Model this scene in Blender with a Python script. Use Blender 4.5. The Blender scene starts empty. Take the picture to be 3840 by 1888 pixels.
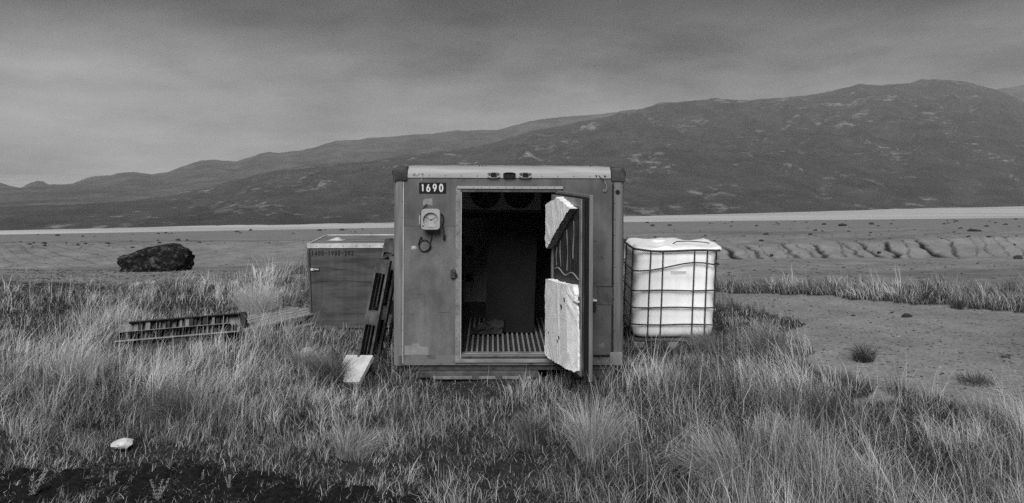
import bpy, bmesh, math, random
import numpy as np
from mathutils import Vector, Matrix, noise as mnoise
random.seed(7); RNG = np.random.default_rng(11)
R = math.radians
SC = bpy.context.scene; COL = SC.collection
# ------------------------------------------------------------------ camera
F = 3197.0          # focal length in photo pixels (3840 wide): a 30 mm lens
CZ = 2.22           # eye height over the ground by the box
cam = bpy.data.cameras.new('camera'); camo = bpy.data.objects.new('camera', cam); COL.objects.link(camo)
cam.sensor_width = 36; cam.lens = 36*F/3840; cam.shift_y = -(944-592)/3840
cam.clip_start = 0.1; cam.clip_end = 40000
camo.location = (0, 0, CZ); camo.rotation_euler = (R(90), 0, 0)
SC.camera = camo
# ------------------------------------------------------------------ sky and sun (overcast, black and white photograph)
SUN_EL, SUN_AZ = 42, 193         # azimuth clockwise from +Y: high, behind the camera and a little left
w = bpy.data.worlds.new('World'); SC.world = w; w.use_nodes = True
nt = w.node_tree; N = nt.nodes; L = nt.links
for n in list(N): N.remove(n)
out = N.new('ShaderNodeOutputWorld'); bg = N.new('ShaderNodeBackground')
sky = N.new('ShaderNodeTexSky'); sky.sky_type = 'NISHITA'; sky.sun_disc = False
sky.sun_elevation = R(SUN_EL); sky.sun_rotation = R(SUN_AZ); sky.air_density = 1.0; sky.dust_density = 3.0
bw = N.new('ShaderNodeRGBToBW')
tc = N.new('ShaderNodeTexCoord')
mp = N.new('ShaderNodeMapping'); mp.inputs['Scale'].default_value = (1.0, 1.0, 3.4); mp.inputs['Rotation'].default_value = (0, R(-9), 0)
mp.inputs['Location'].default_value = (0.35, 0.2, 0.62)
cn = N.new('ShaderNodeTexNoise'); cn.inputs['Scale'].default_value = 3.0; cn.inputs['Detail'].default_value = 7; cn.inputs['Roughness'].default_value = 0.56
cn.inputs['Distortion'].default_value = 0.1
cr = N.new('ShaderNodeMapRange'); cr.inputs['From Min'].default_value = 0.3; cr.inputs['From Max'].default_value = 0.72
cr.inputs['To Min'].default_value = 0.15; cr.inputs['To Max'].default_value = 1.85
sep = N.new('ShaderNodeSeparateXYZ')
hz = N.new('ShaderNodeMapRange'); hz.interpolation_type = 'SMOOTHSTEP'        # the cloud base thickens overhead
hz.inputs['From Min'].default_value = 0.0; hz.inputs['From Max'].default_value = 0.21
hz.inputs['To Min'].default_value = 1.15; hz.inputs['To Max'].default_value = 0.10
m1 = N.new('ShaderNodeMath'); m1.operation = 'MULTIPLY'
m2 = N.new('ShaderNodeMath'); m2.operation = 'MULTIPLY'
flat = N.new('ShaderNodeMix'); flat.data_type = 'FLOAT'; flat.inputs[0].default_value = 0.80; flat.inputs[3].default_value = 3.0
L.new(tc.outputs['Generated'], mp.inputs['Vector']); L.new(mp.outputs[0], cn.inputs['Vector'])
L.new(cn.outputs['Fac'], cr.inputs['Value']); L.new(tc.outputs['Generated'], sep.inputs[0]); L.new(sep.outputs['Z'], hz.inputs['Value'])
L.new(sky.outputs[0], bw.inputs[0]); L.new(bw.outputs[0], flat.inputs[2])
L.new(flat.outputs[0], m1.inputs[0]); L.new(cr.outputs[0], m1.inputs[1])
L.new(m1.outputs[0], m2.inputs[0]); L.new(hz.outputs[0], m2.inputs[1])
L.new(m2.outputs[0], bg.inputs['Color']); bg.inputs['Strength'].default_value = 0.05
L.new(bg.outputs[0], out.inputs['Surface'])
sun = bpy.data.lights.new('sun', 'SUN'); sun.energy = 1.5; sun.angle = R(38)
suno = bpy.data.objects.new('sun', sun); COL.objects.link(suno)
sd = Vector((math.sin(R(SUN_AZ))*math.cos(R(SUN_EL)), math.cos(R(SUN_AZ))*math.cos(R(SUN_EL)), math.sin(R(SUN_EL))))
suno.rotation_euler = (-sd).to_track_quat('-Z', 'Y').to_euler()
suno.location = (-5, -5, 30)
SC.view_settings.view_transform = 'Standard'; SC.view_settings.look = 'None'
SC.view_settings.exposure = 1.34; SC.view_settings.gamma = 1.0
SC.view_settings.use_curve_mapping = False
SC.render.engine = 'CYCLES'
SC.cycles.max_bounces = 6; SC.cycles.volume_bounces = 0; SC.cycles.use_denoising = False
# ------------------------------------------------------------------ helpers
def G(v): return (v, v, v, 1)
def mat(name, v, rough=0.7, var=0.25, scale=6.0, metal=0.0, bump=0.0, bscale=60.0, stretch=(1, 1, 1), spec=0.3, v2=None, lo=0.38, hi=0.62, fine=0.0, fscale=180.0, streak=0.0):
    """grey material: base value v, mottled towards v2 by a noise; fine adds a small-scale grain"""
    m = bpy.data.materials.new(name); m.use_nodes = True; t = m.node_tree; n = t.nodes; l = t.links
    p = n['Principled BSDF']; p.inputs['Roughness'].default_value = rough; p.inputs['Metallic'].default_value = metal
    p.inputs['Specular IOR Level'].default_value = spec
    c = n.new('ShaderNodeTexCoord'); mpg = n.new('ShaderNodeMapping'); mpg.inputs['Scale'].default_value = stretch
    l.new(c.outputs['Object'], mpg.inputs['Vector'])
    ns = n.new('ShaderNodeTexNoise'); ns.inputs['Scale'].default_value = scale; ns.inputs['Detail'].default_value = 6; ns.inputs['Roughness'].default_value = 0.6
    l.new(mpg.outputs[0], ns.inputs['Vector'])
    r = n.new('ShaderNodeMapRange'); r.inputs['From Min'].default_value = lo; r.inputs['From Max'].default_value = hi
    r.inputs['To Min'].default_value = v*(1-var) if v2 is None else v; r.inputs['To Max'].default_value = v*(1+var) if v2 is None else v2
    l.new(ns.outputs['Fac'], r.inputs['Value'])
    last = r.outputs[0]
    if streak:
        sm = n.new('ShaderNodeMapping'); sm.inputs['Scale'].default_value = (11, 11, .7); l.new(c.outputs['Object'], sm.inputs['Vector'])
        sn = n.new('ShaderNodeTexNoise'); sn.inputs['Scale'].default_value = 1.6; sn.inputs['Detail'].default_value = 5; l.new(sm.outputs[0], sn.inputs['Vector'])
        sr = n.new('ShaderNodeMapRange'); sr.inputs['From Min'].default_value = .42; sr.inputs['From Max'].default_value = .66; sr.inputs['To Min'].default_value = 1.06; sr.inputs['To Max'].default_value = 1-streak
        l.new(sn.outputs['Fac'], sr.inputs['Value']); sq = n.new('ShaderNodeMath'); sq.operation = 'MULTIPLY'; l.new(last, sq.inputs[0]); l.new(sr.outputs[0], sq.inputs[1]); last = sq.outputs[0]
    if fine:
        f = n.new('ShaderNodeTexNoise'); f.inputs['Scale'].default_value = fscale; f.inputs['Detail'].default_value = 2
        l.new(mpg.outputs[0], f.inputs['Vector'])
        fr = n.new('ShaderNodeMapRange'); fr.inputs['From Min'].default_value = 0.3; fr.inputs['From Max'].default_value = 0.7
        fr.inputs['To Min'].default_value = 1-fine; fr.inputs['To Max'].default_value = 1+fine
        l.new(f.outputs['Fac'], fr.inputs['Value'])
        mu = n.new('ShaderNodeMath'); mu.operation = 'MULTIPLY'; l.new(last, mu.inputs[0]); l.new(fr.outputs[0], mu.inputs[1]); last = mu.outputs[0]
    l.new(last, p.inputs['Base Color'])
    if bump:
        bn = n.new('ShaderNodeTexNoise'); bn.inputs['Scale'].default_value = bscale; bn.inputs['Detail'].default_value = 4
        l.new(mpg.outputs[0], bn.inputs['Vector'])
        b = n.new('ShaderNodeBump'); b.inputs['Strength'].default_value = bump; b.inputs['Distance'].default_value = 0.01
        l.new(bn.outputs['Fac'], b.inputs['Height']); l.new(b.outputs[0], p.inputs['Normal'])
    return m
class MB:
    def __init__(s): s.v = []; s.f = []
    def add(s, vs, fs):
        o = len(s.v); s.v += [tuple(v) for v in vs]; s.f += [tuple(i+o for i in f) for f in fs]; return s
    def box(s, a, b, bev=0.0, seg=2, rot=None):
        """box from corner a to corner b, bevelled; rot = (Matrix, pivot)"""
        bm = bmesh.new(); bmesh.ops.create_cube(bm, size=1)
        c = [(a[i]+b[i])/2 for i in range(3)]; d = [abs(b[i]-a[i]) for i in range(3)]
        for v in bm.verts: v.co = Vector((v.co.x*d[0], v.co.y*d[1], v.co.z*d[2]))
        if bev:
            bmesh.ops.bevel(bm, geom=bm.edges[:], offset=min(bev, min(d)*0.45), segments=seg, affect='EDGES', profile=0.5)
        vs = []
        for v in bm.verts:
            p = Vector((v.co.x+c[0], v.co.y+c[1], v.co.z+c[2]))
            if rot: p = rot[0] @ (p-Vector(rot[1])) + Vector(rot[1])
            vs.append(tuple(p))
        bm.verts.index_update(); fs = [[v.index for v in f.verts] for f in bm.faces]; bm.free()
        return s.add(vs, fs)
    def tube(s, pts, r, n=6, cap=True):
        pts = [Vector(p) for p in pts]; vs = []; fs = []; up = None
        for i, p in enumerate(pts):
            d = (pts[min(i+1, len(pts)-1)]-pts[max(i-1, 0)]).normalized()
            if up is None: up = Vector((0, 0, 1)) if abs(d.z) < 0.9 else Vector((1, 0, 0))
            a = d.cross(up)
            if a.length < 1e-5: a = d.orthogonal()
            a.normalize(); b = a.cross(d).normalized(); up = b
            rr = r[i] if isinstance(r, (list, tuple)) else r
            for k in range(n):
                t = 2*math.pi*k/n; vs.append(p+a*math.cos(t)*rr+b*math.sin(t)*rr)
        for i in range(len(pts)-1):
            for k in range(n): fs.append((i*n+k, i*n+(k+1) % n, (i+1)*n+(k+1) % n, (i+1)*n+k))
        if cap: fs.append(tuple(range(n))[::-1]); fs.append(tuple((len(pts)-1)*n+k for k in range(n)))
        return s.add(vs, fs)
    def prism(s, poly, fn, t0, t1):
        """polygon (a, b) extruded in t; fn(a, b, t) gives the point"""
        n = len(poly); vs = [fn(a, b, t0) for a, b in poly]+[fn(a, b, t1) for a, b in poly]
        fs = [tuple(range(n))[::-1], tuple(range(n, 2*n))]+[(i, (i+1) % n, n+(i+1) % n, n+i) for i in range(n)]
        return s.add(vs, fs)
    def lathe(s, prof, c, ax='y', n=20):
        """prof [(radius, along)], revolved round axis ax through c"""
        vs = []; fs = []
        for r, h in prof:
            for k in range(n):
                t = 2*math.pi*k/n; a, b = r*math.cos(t), r*math.sin(t)
                vs.append({'y': (c[0]+a, c[1]+h, c[2]+b), 'z': (c[0]+a, c[1]+b, c[2]+h), 'x': (c[0]+h, c[1]+a, c[2]+b)}[ax])
        for i in range(len(prof)-1):
            for k in range(n): fs.append((i*n+k, i*n+(k+1) % n, (i+1)*n+(k+1) % n, (i+1)*n+k))
        fs.append(tuple(range(n))); fs.append(tuple((len(prof)-1)*n+k for k in range(n))[::-1])
        return s.add(vs, fs)
    def build(s, name, m, parent=None, smooth=0.0, kind=None):
        me = bpy.data.meshes.new(name); me.from_pydata(s.v, [], s.f); me.validate()
        bm = bmesh.new(); bm.from_mesh(me); bmesh.ops.recalc_face_normals(bm, faces=bm.faces[:]); bm.to_mesh(me); bm.free()
        me.materials.append(m)
        if smooth:
            me.shade_smooth(); me.set_sharp_from_angle(angle=R(smooth))
        o = bpy.data.objects.new(name, me); COL.objects.link(o)
        if parent: o.parent = parent
        if kind: o['kind'] = kind
        return o
def thing(name, label, cat, loc=(0, 0, 0), rot=(0, 0, 0), group=None):
    o = bpy.data.objects.new(name, None); COL.objects.link(o); o.location = loc; o.rotation_euler = rot
    o.empty_display_size = 0.1; o['label'] = label; o['category'] = cat
    if group: o['group'] = group
    return o
def tag(o, label, cat, group=None):
    o['label'] = label; o['category'] = cat
    if group: o['group'] = group
    return o
def npmesh(name, verts, loops, starts, totals, m, kind=None, attrs=None):
    me = bpy.data.meshes.new(name)
    me.vertices.add(len(verts)); me.vertices.foreach_set('co', np.ascontiguousarray(verts, dtype=np.float32).ravel())
    me.loops.add(len(loops)); me.loops.foreach_set('vertex_index', np.ascontiguousarray(loops, dtype=np.int32))
    me.polygons.add(len(starts)); me.polygons.foreach_set('loop_start', np.ascontiguousarray(starts, dtype=np.int32))
    me.update(calc_edges=True)
    for k, a in (attrs or {}).items():
        at = me.attributes.new(k, 'FLOAT', 'POINT'); at.data.foreach_set('value', np.ascontiguousarray(a, dtype=np.float32))
    me.materials.append(m)
    o = bpy.data.objects.new(name, me); COL.objects.link(o)
    if kind: o['kind'] = kind
    return o
def gridmesh(name, P, m, kind, attrs=None):
    """P: rows x cols x 3"""
    r, c = P.shape[:2]; idx = np.arange(r*c).reshape(r, c)
    q = np.stack([idx[:-1, :-1], idx[:-1, 1:], idx[1:, 1:], idx[1:, :-1]], -1).reshape(-1, 4)
    o = npmesh(name, P.reshape(-1, 3), q.ravel(), np.arange(len(q))*4, None, m, kind, attrs)
    o.data.shade_smooth(); return o
# value noise in numpy
def _hash(ix, iy, seed):
    h = (ix*374761393 + iy*668265263 + seed*974711) & 0xffffffff
    h = ((h ^ (h >> 13))*1274126177) & 0xffffffff
    return ((h ^ (h >> 16)) & 0xffff)/65535.0
def vnoise(x, y, seed=0):
    x = np.asarray(x, float); y = np.asarray(y, float)
    ix = np.floor(x).astype(np.int64); iy = np.floor(y).astype(np.int64); fx = x-ix; fy = y-iy
    fx = fx*fx*(3-2*fx); fy = fy*fy*(3-2*fy)
    a = _hash(ix, iy, seed); b = _hash(ix+1, iy, seed); c = _hash(ix, iy+1, seed); d = _hash(ix+1, iy+1, seed)
    return (a*(1-fx)+b*fx)*(1-fy)+(c*(1-fx)+d*fx)*fy
def fbm(x, y, o=4, seed=0, g=0.5):
    s = 0; a = 1; t = 0
    for k in range(o):
        s = s+a*(vnoise(np.asarray(x)*2**k, np.asarray(y)*2**k, seed+k*17)-0.5); t += a; a *= g
    return s/t*2
def sstep(a, b, x):
    t = np.clip((np.asarray(x, float)-a)/(b-a), 0, 1); return t*t*(3-2*t)
def inpoly(px, py, poly):
    px = np.asarray(px); py = np.asarray(py); r = np.zeros(px.shape, bool); n = len(poly)
    for i in range(n):
        x1, y1 = poly[i]; x2, y2 = poly[(i+1) % n]
        if y1 == y2: continue
        c = ((y1 > py) != (y2 > py)) & (px < (x2-x1)*(py-y1)/(y2-y1)+x1); r ^= c
    return r
# ------------------------------------------------------------------ the land
# height of the land, from sight-line profiles on the left, middle and right of the valley
DP = [0, 14, 17, 20, 30, 40, 44, 47, 50, 70, 120, 300, 700, 945, 1200, 1500]
PL = dict(zip(DP, [None, 0, 0, -.38, -2.3, -3.4, -3.55, -3.35, -3.1, None, None, None, None, None, None, None]))
def zsight(y, D): return CZ-(y-592)*D/F
_YB = ([0, 1475, 2340, 3840], [875, 849, 828, 812])          # near shore as a sight line
_YT = ([0, 1475, 2340, 3840], [862, 833, 810, 772])          # far shore
WATER = -80.0
def shoreD(px, tab): return (CZ-WATER)*F/(np.interp(px, *tab)-592)
def land_z(X, D):
    X = np.asarray(X, float); D = np.asarray(D, float)
    px = 1920+X/np.maximum(D, 6)*F
    t = np.clip(px/3840, 0, 1)
    yb = np.interp(px, *_YB)
    # left profile
    Lx = [0, 15, 17.2, 20, 30, 42, 45, 50, 56]; Lz = [0, 0, -.02, -.55, -2.5, -3.4, -3.38, -3.05, -3.2]
    Rx = [0, 14, 17, 20, 30, 40, 44, 46.5, 50]; Rz = [0, 0, -.2, -.7, -1.95, -2.6, -2.78, -2.16, -2.22]
    zl = np.interp(D, Lx, Lz); zr = np.interp(D, Rx, Rz)
    near = zl*(1-t)+zr*t
    y56 = 592+(CZ-(-3.2*(1-t)-2.45*t))*F/53
    # far profile: sight line drops from y56 towards the shore line value
    k = np.clip(53/np.maximum(D, 53), 0, 1)
    yf = yb+4+(y56-yb-4)*k**1.15
    far = CZ-(yf-592)*D/F
    z = np.where(D < 50, near, np.where(D > 53, far, near+(far-near)*np.clip((D-50)/3, 0, 1)))
    und = fbm(X*0.35, D*0.35, 3, 5)*0.07*sstep(3, 6, D)*(1-sstep(14, 20, D))
    und += fbm(X*0.12, D*0.12, 4, 9)*0.22*sstep(18, 30, D)*(1-sstep(60, 90, D))
    und += fbm(X*1.6, D*1.6, 3, 21)*0.02
    z = z+und
    z = np.where(D < 0, 0.0, z)
    return z
ROWS = np.concatenate([np.linspace(-30, 4, 12), np.linspace(4.4, 20, 110), np.linspace(20.4, 42, 50), np.linspace(42.2, 53, 72),
                       np.geomspace(53.6, 130, 60), np.geomspace(135, 1500, 50)])
PXC = np.concatenate([np.linspace(-3200, -260, 60), np.linspace(-250, 2540, 380), np.linspace(2546, 3960, 440), np.linspace(4100, 7040, 60)])
DD, PP = np.meshgrid(ROWS, PXC, indexing='ij')
XX = (PP-1920)/F*np.maximum(DD, 6)
ZZ = land_z(XX, DD)
# gullies in the silt bank: curved dark runnels that cut the face of the bank
silt_dark = np.zeros_like(ZZ)  # darkens the silt colour along gullies, rills and strata
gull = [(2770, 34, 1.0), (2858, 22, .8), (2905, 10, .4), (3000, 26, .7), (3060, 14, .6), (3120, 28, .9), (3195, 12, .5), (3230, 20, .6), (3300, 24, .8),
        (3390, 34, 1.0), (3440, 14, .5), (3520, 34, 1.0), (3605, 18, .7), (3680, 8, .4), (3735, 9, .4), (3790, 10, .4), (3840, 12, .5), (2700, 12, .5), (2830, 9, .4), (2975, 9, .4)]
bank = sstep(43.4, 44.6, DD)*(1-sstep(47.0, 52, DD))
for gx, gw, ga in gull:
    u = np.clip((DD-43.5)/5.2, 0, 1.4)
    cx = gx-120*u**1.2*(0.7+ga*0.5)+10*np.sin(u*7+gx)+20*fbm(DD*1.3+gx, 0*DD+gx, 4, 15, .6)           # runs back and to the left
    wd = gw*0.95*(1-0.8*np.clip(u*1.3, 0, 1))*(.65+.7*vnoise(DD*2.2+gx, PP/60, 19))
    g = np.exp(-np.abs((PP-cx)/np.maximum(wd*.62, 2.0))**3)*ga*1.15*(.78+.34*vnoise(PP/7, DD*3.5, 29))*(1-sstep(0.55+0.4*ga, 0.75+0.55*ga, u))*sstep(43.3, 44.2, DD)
    silt_dark = np.maximum(silt_dark, np.clip(g, 0, 1)); ZZ -= 0.14*g*bank
rl = fbm(PP/34+DD*0.25, DD*0.10, 3, 77)
left = sstep(900, 300, PP)*sstep(36, 42, DD)*(1-sstep(52, 58, DD))
cx = np.abs(((PP+DD*26)/86+fbm(PP/90, DD/6, 2, 4)*0.8) % 1-0.5)
gl = np.exp(-(cx/0.045)**2)*left*(0.4+0.6*vnoise(PP/86+DD*.3, DD/5, 8))
silt_dark = np.maximum(silt_dark, 0.7*gl); ZZ -= 0.05*gl
strat = sstep(0.15, 0.5, fbm(XX*0.05, DD*0.22, 4, 31))*sstep(19, 26, DD)*(1-sstep(60, 120, DD))*0.30
silt_dark = np.maximum(silt_dark, strat)
# sand / soil / turf zones, drawn on the ground plane
def g2(px, py): D = CZ*F/(py-592); return ((px-1920)/F*D, D)
SAND = [g2(*p) for p in [(2690, 1120), (2800, 1104), (2960, 1100), (3120, 1112), (3300, 1130), (3480, 1140), (3700, 1160), (4300, 1200), (4400, 1720), (3900, 1630), (3760, 1590), (3600, 1560), (3480, 1520), (3380, 1480), (3230, 1450), (3120, 1410), (3050, 1340), (2975, 1250), (2890, 1200), (2780, 1160)]]
DOORSOIL = [g2(*p) for p in [(1540, 1400), (1990, 1400), (1960, 1480), (1820, 1520), (1650, 1515), (1560, 1470)]]
SOIL = [g2(*p) for p in [(-300, 1770), (0, 1750), (260, 1728), (560, 1735), (760, 1762), (960, 1775), (1150, 1810), (1330, 1850), (1480, 1900), (1700, 2000), (1900, 2200), (-600, 2200)]]
SOIL2 = [g2(*p) for p in [(150, 1640), (250, 1600), (420, 1605), (480, 1640), (330, 1668), (180, 1668)]]
def zone(X, D, poly, blur=0.25, seed=3):
    j1 = fbm(X*1.3, D*1.3, 3, seed)*blur*1.6; j2 = fbm(X*1.3+40, D*1.3, 3, seed+1)*blur*1.6
    return inpoly(X+j1, D+j2, poly).astype(float)
nearz = DD < 20
zs = np.where(nearz, np.maximum(zone(XX, DD, SOIL, .45), zone(XX, DD, SOIL2, .3)), 0.0)
zsand = np.where(nearz, zone(XX, DD, SAND, .45), 1.0)
zsand = np.maximum(zsand, sstep(14.6, 15.6, DD+fbm(XX*.6, DD*.6, 2, 61)))
ZZ = ZZ+np.where(nearz, zs*(np.abs(fbm(XX*4.5, DD*4.5, 4, 91, .6))*0.09), 0)
m = bpy.data.materials.new('ground'); m.use_nodes = True; t = m.node_tree; n = t.nodes; l = t.links
p = n['Principled BSDF']; p.inputs['Roughness'].default_value = 0.95; p.inputs['Specular IOR Level'].default_value = 0.1
tcg = n.new('ShaderNodeTexCoord')
def nz(scale, detail=5, rough=0.6):
    q = n.new('ShaderNodeTexNoise'); q.inputs['Scale'].default_value = scale; q.inputs['Detail'].default_value = detail; q.inputs['Roughness'].default_value = rough
    l.new(tcg.outputs['Object'], q.inputs['Vector']); return q.outputs['Fac']
def mr(src, a, b, c, d):
    q = n.new('ShaderNodeMapRange'); l.new(src, q.inputs['Value'])
    for k, v in zip(('From Min', 'From Max', 'To Min', 'To Max'), (a, b, c, d)): q.inputs[k].default_value = v
    return q.outputs[0]
def mx(f, a, b):
    q = n.new('ShaderNodeMix'); q.data_type = 'FLOAT'
    for i, s in ((0, f), (2, a), (3, b)):
        if isinstance(s, (int, float)): q.inputs[i].default_value = s
        else: l.new(s, q.inputs[i])
    return q.outputs[0]
def mul(a, b):
    q = n.new('ShaderNodeMath'); q.operation = 'MULTIPLY'
    for i, s in ((0, a), (1, b)):
        if isinstance(s, (int, float)): q.inputs[i].default_value = s
        else: l.new(s, q.inputs[i])
    return q.outputs[0]
def at(k):
    q = n.new('ShaderNodeAttribute'); q.attribute_name = k; return q.outputs['Fac']
sandc = mul(mr(nz(0.35, 4), .3, .7, .20, .285), mul(mul(mr(nz(26, 3), .3, .7, .72, 1.28), mr(nz(1.1, 5, .7), .35, .65, .80, 1.12)), mr(nz(4.5, 6, .75), .56, .70, 1.0, .55)))
turf = mr(nz(9, 6, .7), .3, .7, .010, .05)
soil = mr(nz(22, 6, .75), .4, .75, .006, .03)
c = mx(at('sand'), turf, sandc); c = mx(at('soil'), c, soil); c = mul(c, mr(at('silt_dark'), 0, 1, 1.0, 0.07))
l.new(c, p.inputs['Base Color'])
bp = n.new('ShaderNodeBump'); bp.inputs['Strength'].default_value = 0.55; bp.inputs['Distance'].default_value = 0.045
l.new(nz(11, 6, .7), bp.inputs['Height']); l.new(bp.outputs[0], p.inputs['Normal'])
GROUND = m
gridmesh('ground', np.stack([XX, DD, ZZ], -1), m, 'structure', {'silt_dark': silt_dark.ravel(), 'soil': zs.ravel(), 'sand': zsand.ravel()})
def gz(X, D):
    z = land_z(np.array([X]), np.array([D]))[0]; return float(z)
# fjord: pale milky glacial water
wm = mat('milky_water', 0.80, rough=0.35, v2=0.45, lo=.4, hi=.75, scale=0.02, stretch=(0.12, 1.6, 1), spec=0.4)
WB = MB(); WB.add([(-4000, 700, WATER), (4500, 700, WATER), (4500, 4200, WATER), (-4000, 4200, WATER)], [(0, 1, 2, 3)])
o = WB.build('water', wm, kind='structure')
# hills: each a heightfield from the far shore to its crest and down behind
def hill(name, sky_pts, D0, D1, seed, mt, pxr, rough=6.0, base=None, ncol=760, nrow=110):
    sx, sy = zip(*sky_pts); px = np.linspace(pxr[0], pxr[1], ncol); s = np.concatenate([np.linspace(0, 1, nrow), np.linspace(1.03, 1.6, 10)])
    S, P = np.meshgrid(s, px, indexing='ij')
    ysky = np.interp(P, sx, sy); ysky = ysky+fbm(P/26, 0*P, 3, seed+50)*2.2
    d0 = D0(P) if callable(D0) else D0+0*P; d1 = D1(P) if callable(D1) else D1+0*P
    lim = np.where(ysky > 600, 0.16*d0+0.84*(CZ-WATER)*F/np.maximum(ysky-592, 8), 1e9)
    kk = 12.0; d1 = -np.logaddexp(-d1/900*kk, -np.minimum(lim, 9e4)/900*kk)*900/kk; d1 = np.maximum(d1, d0+60)
    D = d0+(d1-d0)*S
    zb = WATER-1 if base is None else base
    y0 = 592+(CZ-zb)*F/d0
    sc = np.clip(S, 0, 1)
    f = sc**0.92
    env = np.sin(np.pi*np.clip(sc, 0, 1))**0.7
    zc = CZ-(ysky-592)*d1/F
    span = np.clip((y0-ysky)/300, 0.12, 1.2)
    dy = env*span*rough*(4.0*fbm(P/210+S*1.7, S*3.0, 4, seed)+9.0*(np.abs(fbm(P/150+S*2.6, S*1.6, 3, seed+6))-.25)+3.4*fbm(P/60-S*2, S*11, 5, seed+3, .62))
    z = zb+(zc-zb)*f-dy*D/F
    z = np.maximum(z, zb+np.minimum(sc*40, 4+3*fbm(P/40, S*9, 3, seed+8)))
    z = np.where(S > 1, zc-(S-1)*(zc-zb)*1.5, z)
    X = (P-1920)/F*D
    return gridmesh(name, np.stack([X, D, z], -1), mt, 'structure')
def hillmat(name, v, patch, scale, lo):
    m = bpy.data.materials.new(name); m.use_nodes = True; t = m.node_tree; n = t.nodes; l = t.links
    p = n['Principled BSDF']; p.inputs['Roughness'].default_value = 1.0; p.inputs['Specular IOR Level'].default_value = 0.0
    g = n.new('ShaderNodeTexCoord'); mg = n.new('ShaderNodeMapping'); mg.inputs['Scale'].default_value = (0.55, 0.35, 2.3); mg.inputs['Rotation'].default_value = (0, R(7), 0)
    l.new(g.outputs['Object'], mg.inputs['Vector'])
    a = n.new('ShaderNodeTexNoise'); a.inputs['Scale'].default_value = scale; a.inputs['Detail'].default_value = 8; a.inputs['Roughness'].default_value = 0.6
    b = n.new('ShaderNodeTexNoise'); b.inputs['Scale'].default_value = scale*0.12; b.inputs['Detail'].default_value = 3
    l.new(mg.outputs[0], a.inputs['Vector']); l.new(g.outputs['Object'], b.inputs['Vector'])
    r1 = n.new('ShaderNodeMapRange'); l.new(a.outputs['Fac'], r1.inputs['Value'])
    for k, q in zip(('From Min', 'From Max', 'To Min', 'To Max'), (.3, .7, v*.62, v*1.38)): r1.inputs[k].default_value = q
    ad = n.new('ShaderNodeMath'); ad.operation = 'MULTIPLY_ADD'; ad.inputs[1].default_value = 1.0; l.new(b.outputs['Fac'], ad.inputs[0]); l.new(a.outputs['Fac'], ad.inputs[2])
    r2 = n.new('ShaderNodeMapRange'); l.new(ad.outputs[0], r2.inputs['Value'])
    for k, q in zip(('From Min', 'From Max', 'To Min', 'To Max'), (lo, lo+.12, 0, 1)): r2.inputs[k].default_value = q
    mi = n.new('ShaderNodeMix'); mi.data_type = 'FLOAT'; l.new(r2.outputs[0], mi.inputs[0]); l.new(r1.outputs[0], mi.inputs[2]); mi.inputs[3].default_value = patch
    c3 = n.new('ShaderNodeTexNoise'); c3.inputs['Scale'].default_value = scale*.3; c3.inputs['Detail'].default_value = 5; c3.inputs['Distortion'].default_value = .6
    m3_ = n.new('ShaderNodeMapping'); m3_.inputs['Scale'].default_value = (.5, .3, 1.6); m3_.inputs['Rotation'].default_value = (0, R(24), 0); l.new(g.outputs['Object'], m3_.inputs['Vector']); l.new(m3_.outputs[0], c3.inputs['Vector'])
    r3 = n.new('ShaderNodeMapRange'); l.new(c3.outputs['Fac'], r3.inputs['Value'])
    for k, q in zip(('From Min', 'From Max', 'To Min', 'To Max'), (.35, .65, .5, 1.6)): r3.inputs[k].default_value = q
    mm = n.new('ShaderNodeMath'); mm.operation = 'MULTIPLY'; l.new(mi.outputs[0], mm.inputs[0]); l.new(r3.outputs[0], mm.inputs[1])
    l.new(mm.outputs[0], p.inputs['Base Color']); return m
spur = [(-2600, 800), (-600, 790), (0, 783), (175, 779), (314, 777), (437, 769), (524, 760), (582, 751), (629, 740), (699, 716), (780, 707), (838, 687), (932, 664), (1019, 643), (1066, 637), (1130, 633), (1194, 620), (1310, 612), (1398, 604), (1500, 585), (1640, 566), (1788, 551), (1900, 523), (1998, 490), (2096, 475), (2224, 450), (2322, 432), (2412, 418), (2500, 412), (2600, 424), (2700, 443), (2804, 468), (2879, 493), (3052, 524), (3180, 560), (3308, 606), (3406, 651), (3519, 697), (3632, 742), (3707, 762), (3800, 775), (3900, 780), (4600, 790)]
main = [(1900, 620), (2100, 520), (2224, 455), (2322, 426), (2412, 407), (2487, 383), (2525, 385), (2683, 373), (2804, 377), (2954, 365), (3045, 356), (3135, 338), (3180, 328), (3218, 316), (3278, 319), (3308, 322), (3361, 314), (3414, 313), (3451, 299), (3511, 299), (3602, 304), (3655, 316), (3722, 334), (3783, 354), (3840, 384), (4100, 480), (4600, 600), (6200, 640)]
back = [(-2600, 640), (-500, 670), (-150, 690), (0, 700), (35, 710), (79, 717), (108, 703), (140, 693), (160, 694), (181, 706), (233, 705), (268, 703), (309, 688), (349, 674), (384, 670), (408, 661), (443, 651), (466, 647), (507, 645), (542, 651), (568, 654), (635, 646), (670, 630), (716, 613), (757, 603), (792, 599), (827, 601), (885, 605), (932, 591), (978, 575), (1010, 569), (1048, 574), (1130, 565), (1200, 547), (1264, 528), (1340, 526), (1398, 517), (1491, 511), (1535, 507), (1624, 502), (1706, 490), (1863, 489), (1982, 457), (2071, 443), (2206, 432), (2295, 423), (2384, 410), (2500, 420), (2700, 450)]
farp = [(3500, 420), (3650, 360), (3730, 337), (3783, 329), (3840, 320), (4000, 330), (4400, 380), (5200, 520)]
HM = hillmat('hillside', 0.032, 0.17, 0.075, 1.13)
HM2 = hillmat('far_hillside', 0.066, 0.09, 0.05, 1.18)  # farther hills paled in the base colour, haze painted in
sh = lambda P: shoreD(np.clip(P, -400, 4300), _YT)
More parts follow.
